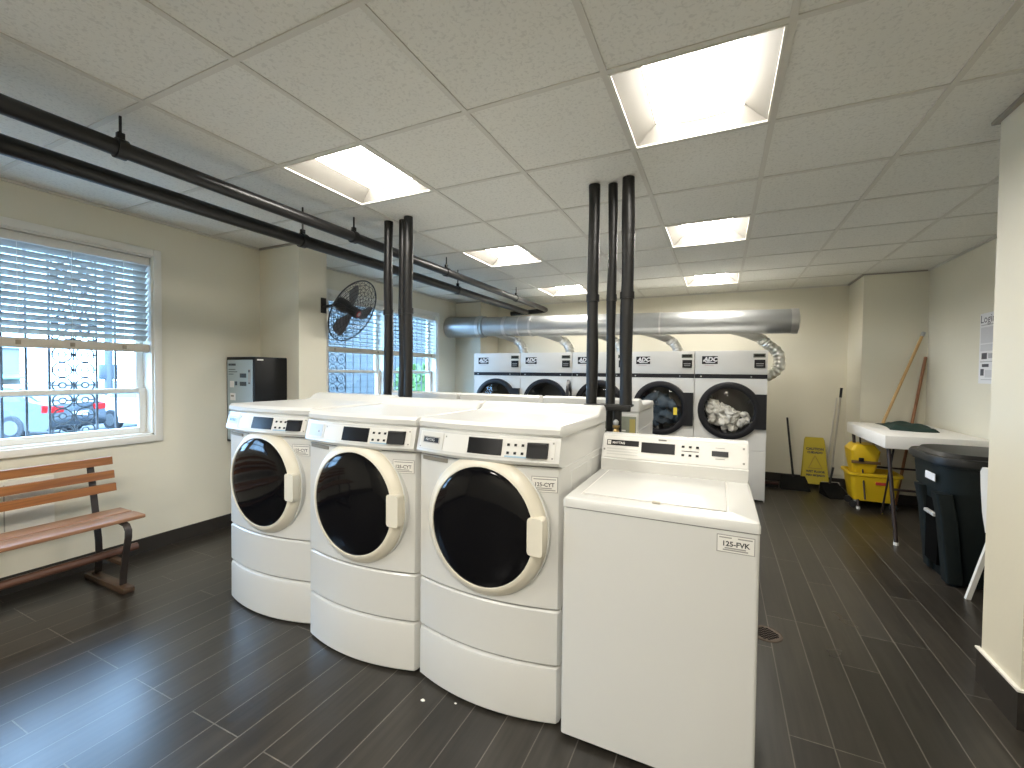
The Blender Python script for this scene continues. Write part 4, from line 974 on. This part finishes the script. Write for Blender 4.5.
# floor drain and lint
t = thing('floor_drain', 'round brown floor drain set in the planks beside the top loader', 'drain', (.245, 2.64, 0))
MB().lathe([(.078, .0), (.076, .004), (.066, .005), (.062, .002), (.001, .002)], mat('drain_rust', (.085, .065, .048), .6, spec=.2), seg=28).build('rim', t, smooth=40)
b = MB()
for i in range(-5, 6):
    for j in range(-5, 6):
        if (i*i+j*j)*.0105**2 < .058**2 and (i+j) % 2 == 0: b.box(i*.0105-.0058, i*.0105+.0058, j*.0105-.0058, j*.0105+.0058, .002, .0032, mat('drain_hole', (.006, .005, .005), .9, spec=.1))
b.build('grate', t, smooth=0)
for (x, y, s, l) in ((-1.085, 1.458, .007, 'tiny white lint scrap on the floor before the rightmost front loader'), (-.955, 1.505, .004, 'tinier lint speck nearest the rightmost front loader')):
    bm = bmesh.new(); bmesh.ops.create_icosphere(bm, subdivisions=2, radius=1); rnd = random.Random(int(s*1e4))
    for v in bm.verts: k = rnd.uniform(.6, 1.3); v.co = Vector((x+v.co.x*s*1.2*k, y+v.co.y*s*k, max(0, s*.45+v.co.z*s*.5*k)))
    bm.verts.index_update(); tag(MB().add([v.co.copy() for v in bm.verts], [[q.index for q in f.verts] for f in bm.faces], towel_m).build('lint_scrap', smooth=0), l, 'lint'); bm.free()

# dark rounded container under the far window
t = thing('laundry_pail', 'dark rounded pail lid showing behind the leftmost washer by far window', 'pail', (-3.30, 3.62, 0))
MB().lathe([(.15, 0), (.155, .02), (.19, .95), (.195, .97)], black_pl, seg=28, cap0=True, cap1=True).build('body', t, smooth=40)
MB().lathe([(.20, .97), (.20, .99), (.17, 1.05), (.10, 1.10), (.001, 1.12)], mat('pail_lid', (.05, .04, .035), .4), seg=28, cap0=True).build('lid', t, smooth=50)

# ------------------------------------------------------------------ outdoors
GZ = -.60
MB().add([(-90, -40, GZ), (XL-.2, -40, GZ), (XL-.2, 70, GZ), (-90, 70, GZ)], [(0, 1, 2, 3)], mat('asphalt', (.05, .05, .05), .9, var=.15, vscale=3)).build('ground', kind='structure', smooth=0, fix=False)
def car(label, loc, heading, paint):
    t = thing('parked_car', label, 'car', (*loc, GZ), heading, 'cars parked outside the near window')
    # local: x forward, length 4.6, rear at x=0
    prof = [(0, .35), (.0, .62), (.05, .85), (.10, .95), (.55, 1.02), (1.15, 1.40), (1.6, 1.46), (2.3, 1.45), (2.75, 1.30), (3.25, 1.0), (4.2, .86), (4.55, .70), (4.62, .45), (4.55, .25), (.1, .25)]
    def wid(z): return .90 if z < .9 else .90-(z-.9)*.45
    b = MB(); L = [(x, -wid(z), z) for x, z in prof]; Rr = [(x, wid(z), z) for x, z in prof]; n = len(prof)
    b.loft([L, [(x, -wid(z)*.5, z+(.02 if z > .8 else 0)) for x, z in prof], [(x, wid(z)*.5, z+(.02 if z > .8 else 0)) for x, z in prof], Rr], paint); b.build('car_body', t, smooth=45)
    gm = mat('car_glass', (.03, .05, .07), .08)
    for s in (-1, 1):
        poly = [(.75, 1.04), (1.2, 1.36), (1.65, 1.41), (2.3, 1.40), (2.7, 1.25), (2.95, 1.04)]
        MB().loft([[(x, s*(wid(z)+.004), z) for x, z in poly], [(x, s*(wid(z)-.02), z) for x, z in poly]], gm).build('side_window', t, smooth=0)
        MB().loft([[(-.012, s*q, z) for q, z in ((.50, .74), (.88, .74), (.88, .92), (.50, .90))], [(.2, s*q, z) for q, z in ((.50, .74), (.905, .74), (.905, .94), (.50, .90))]], mat('tail_lamp_red', (.34, .004, .004), .6, spec=.1)).build('tail_lamp', t, smooth=0, label='red tail lamp')
        for x in (.98, 3.65):
            wh = MB().lathe([(.18, -.11), (.31, -.105), (.33, -.08), (.33, .08), (.31, .105), (.18, .11)], mat('tyre', (.02, .02, .022), .7), (x, s*.82, .33), (0, 1, 0), 28, cap0=True, cap1=True).build('wheel', t, smooth=40)
            rb = MB().lathe([(.2, .112), (.2, .118)], mat('rim_grey', (.10, .10, .10), .5), (x, s*.82, .33), (0, s, 0), 20, cap1=True)
            rb.build('rim', wh, smooth=40)
    MB().loft([[(.60, q, 1.03) for q in (-.62, .62)]+[(1.12, q, 1.37) for q in (.55, -.55)], [(.56, q, 1.05) for q in (-.62, .62)]+[(1.08, q, 1.40) for q in (.55, -.55)]], gm).build('rear_window', t, smooth=0)
    MB().box(-.01, .01, -.26, .26, .60, .72, mat('plate_white', (.7, .7, .72), .5)).build('number_plate', t, smooth=0)
    return t
hd = Vector((-.873, -.486))
P = Vector((-16.5, 5.38)); side = Vector((-.486, .873))
c0 = P+side*.9
car('grey blue sedan seen from its rear corner, red tail lamp toward the window', (c0.x, c0.y), math.atan2(hd.y, hd.x), mat('car_grey_blue', (.045, .05, .055), .25, metal=.4))
car('white car parked to the right of the grey blue sedan', (-18.9, 7.9), math.atan2(-.2, -1)+.55+2.6, mat('car_white', (.75, .72, .74), .25))
t = thing('lamp_post', 'blue grey post with a box sign standing beyond the parked cars', 'post', (-22, 8.9, GZ))
MB().tube([(0, 0, 0), (0, 0, 6)], .13, mat('post_grey', (.05, .055, .06), .5), 12).build('post', t)
MB().box(-.08, .08, -.30, .26, 1.55, 2.15, mat('sign_box_blue', (.04, .05, .06), .5), .02).build('sign_box', t)
t = thing('building', 'long pale building with green awning across the car park', 'building', (-46, 9, GZ))
MB().box(-6, 0, -16, 4.5, 0, 3.4, mat('building_pale', (.13, .13, .11), .8, var=.08, vscale=.6)).build('wall', t, smooth=0)
b = MB(); b.prism([(0, 1.55), (1.2, 1.30), (1.2, 1.2), (0, 1.25)], -16, 4.5, mat('awning_green', (.10, .30, .24), .7), axis=1); b.build('awning', t, smooth=0)
b = MB().box(-6.2, .2, -16.2, 4.7, 3.4, 3.65, mat('roof_edge', (.38, .45, .46), .7)); b.build('roof_edge', t, smooth=0)
for y in (-12, -8, -4, 0): MB().box(-.02, .04, y-.9, y+.9, .3, 1.1, mat('far_window', (.12, .2, .24), .2)).build('shop_window', t, smooth=0)
def bush(label, loc, rx, ry, h, seed, grp='bushes outside the windows'):
    rnd = random.Random(seed); t = thing('bush', label, 'bush', loc, 0, grp); b = MB()
    gm = mat('leaf_green', (.05, .11, .02), .7, var=.4, vscale=8)
    for i in range(420):
        th = rnd.uniform(0, 6.283); q = rnd.uniform(.1, 1)**.5; z = rnd.uniform(.05, 1)
        c = Vector((rx*q*math.cos(th)*(1.05-.5*z*z), ry*q*math.sin(th)*(1.05-.5*z*z), h*z)); s = rnd.uniform(.10, .2)*h*.45
        d1 = Vector((rnd.gauss(0, 1), rnd.gauss(0, 1), rnd.gauss(0, 1))).normalized(); d2 = d1.orthogonal().normalized(); nn = d1.cross(d2)*s*.12
        b.add([c-d1*s, c+d2*s*.5+nn, c+d1*s, c-d2*s*.5-nn], [(0, 1, 2), (0, 2, 3)], gm)
    b.build('foliage', t, smooth=0, fix=False)
    MB().tube([(0, 0, 0), (0, 0, h*.6)], .05, mat('stem_brown', (.10, .07, .04), .8), 7).build('stem', t)
bush('green bush outside the far window, seen through its right sash', (-9.6, 12.4, GZ), 1.0, 1.1, 2.2, 1)
bush('green bush outside the far window, further along behind the pipes', (-10.5, 15.0, GZ), 1.1, 1.3, 2.0, 2)
t = thing('outbuilding', 'grey blue sided building standing outside the far window', 'building', (-16, 16, GZ))
MB().box(-3, 0, -4.2, 14, 0, 9, mat('siding_blue', (.045, .05, .05), .8, var=.1, vscale=2)).build('wall', t, smooth=0)
b = MB()
for z in [.3*i for i in range(1, 30)]: b.box(0, .02, -4.2, 14, z, z+.02, mat('siding_line', (.02, .022, .022), .8))
b.build('siding_lines', t, smooth=0)
# yellow tag on the glass of the second dryer
for o in scene.objects:
    if o.name.startswith('door_glass') and o.parent and o.parent.parent and abs(o.parent.parent.location.x-DX[1]) < 1e-4:
        m_ = MB().box(.145, .185, -.0225, -.0205, .90, .985, mat('tag_yellow', (.75, .6, .06), .5)); m_.build('price_tag', o.parent, smooth=0, label='yellow tag on the glass')
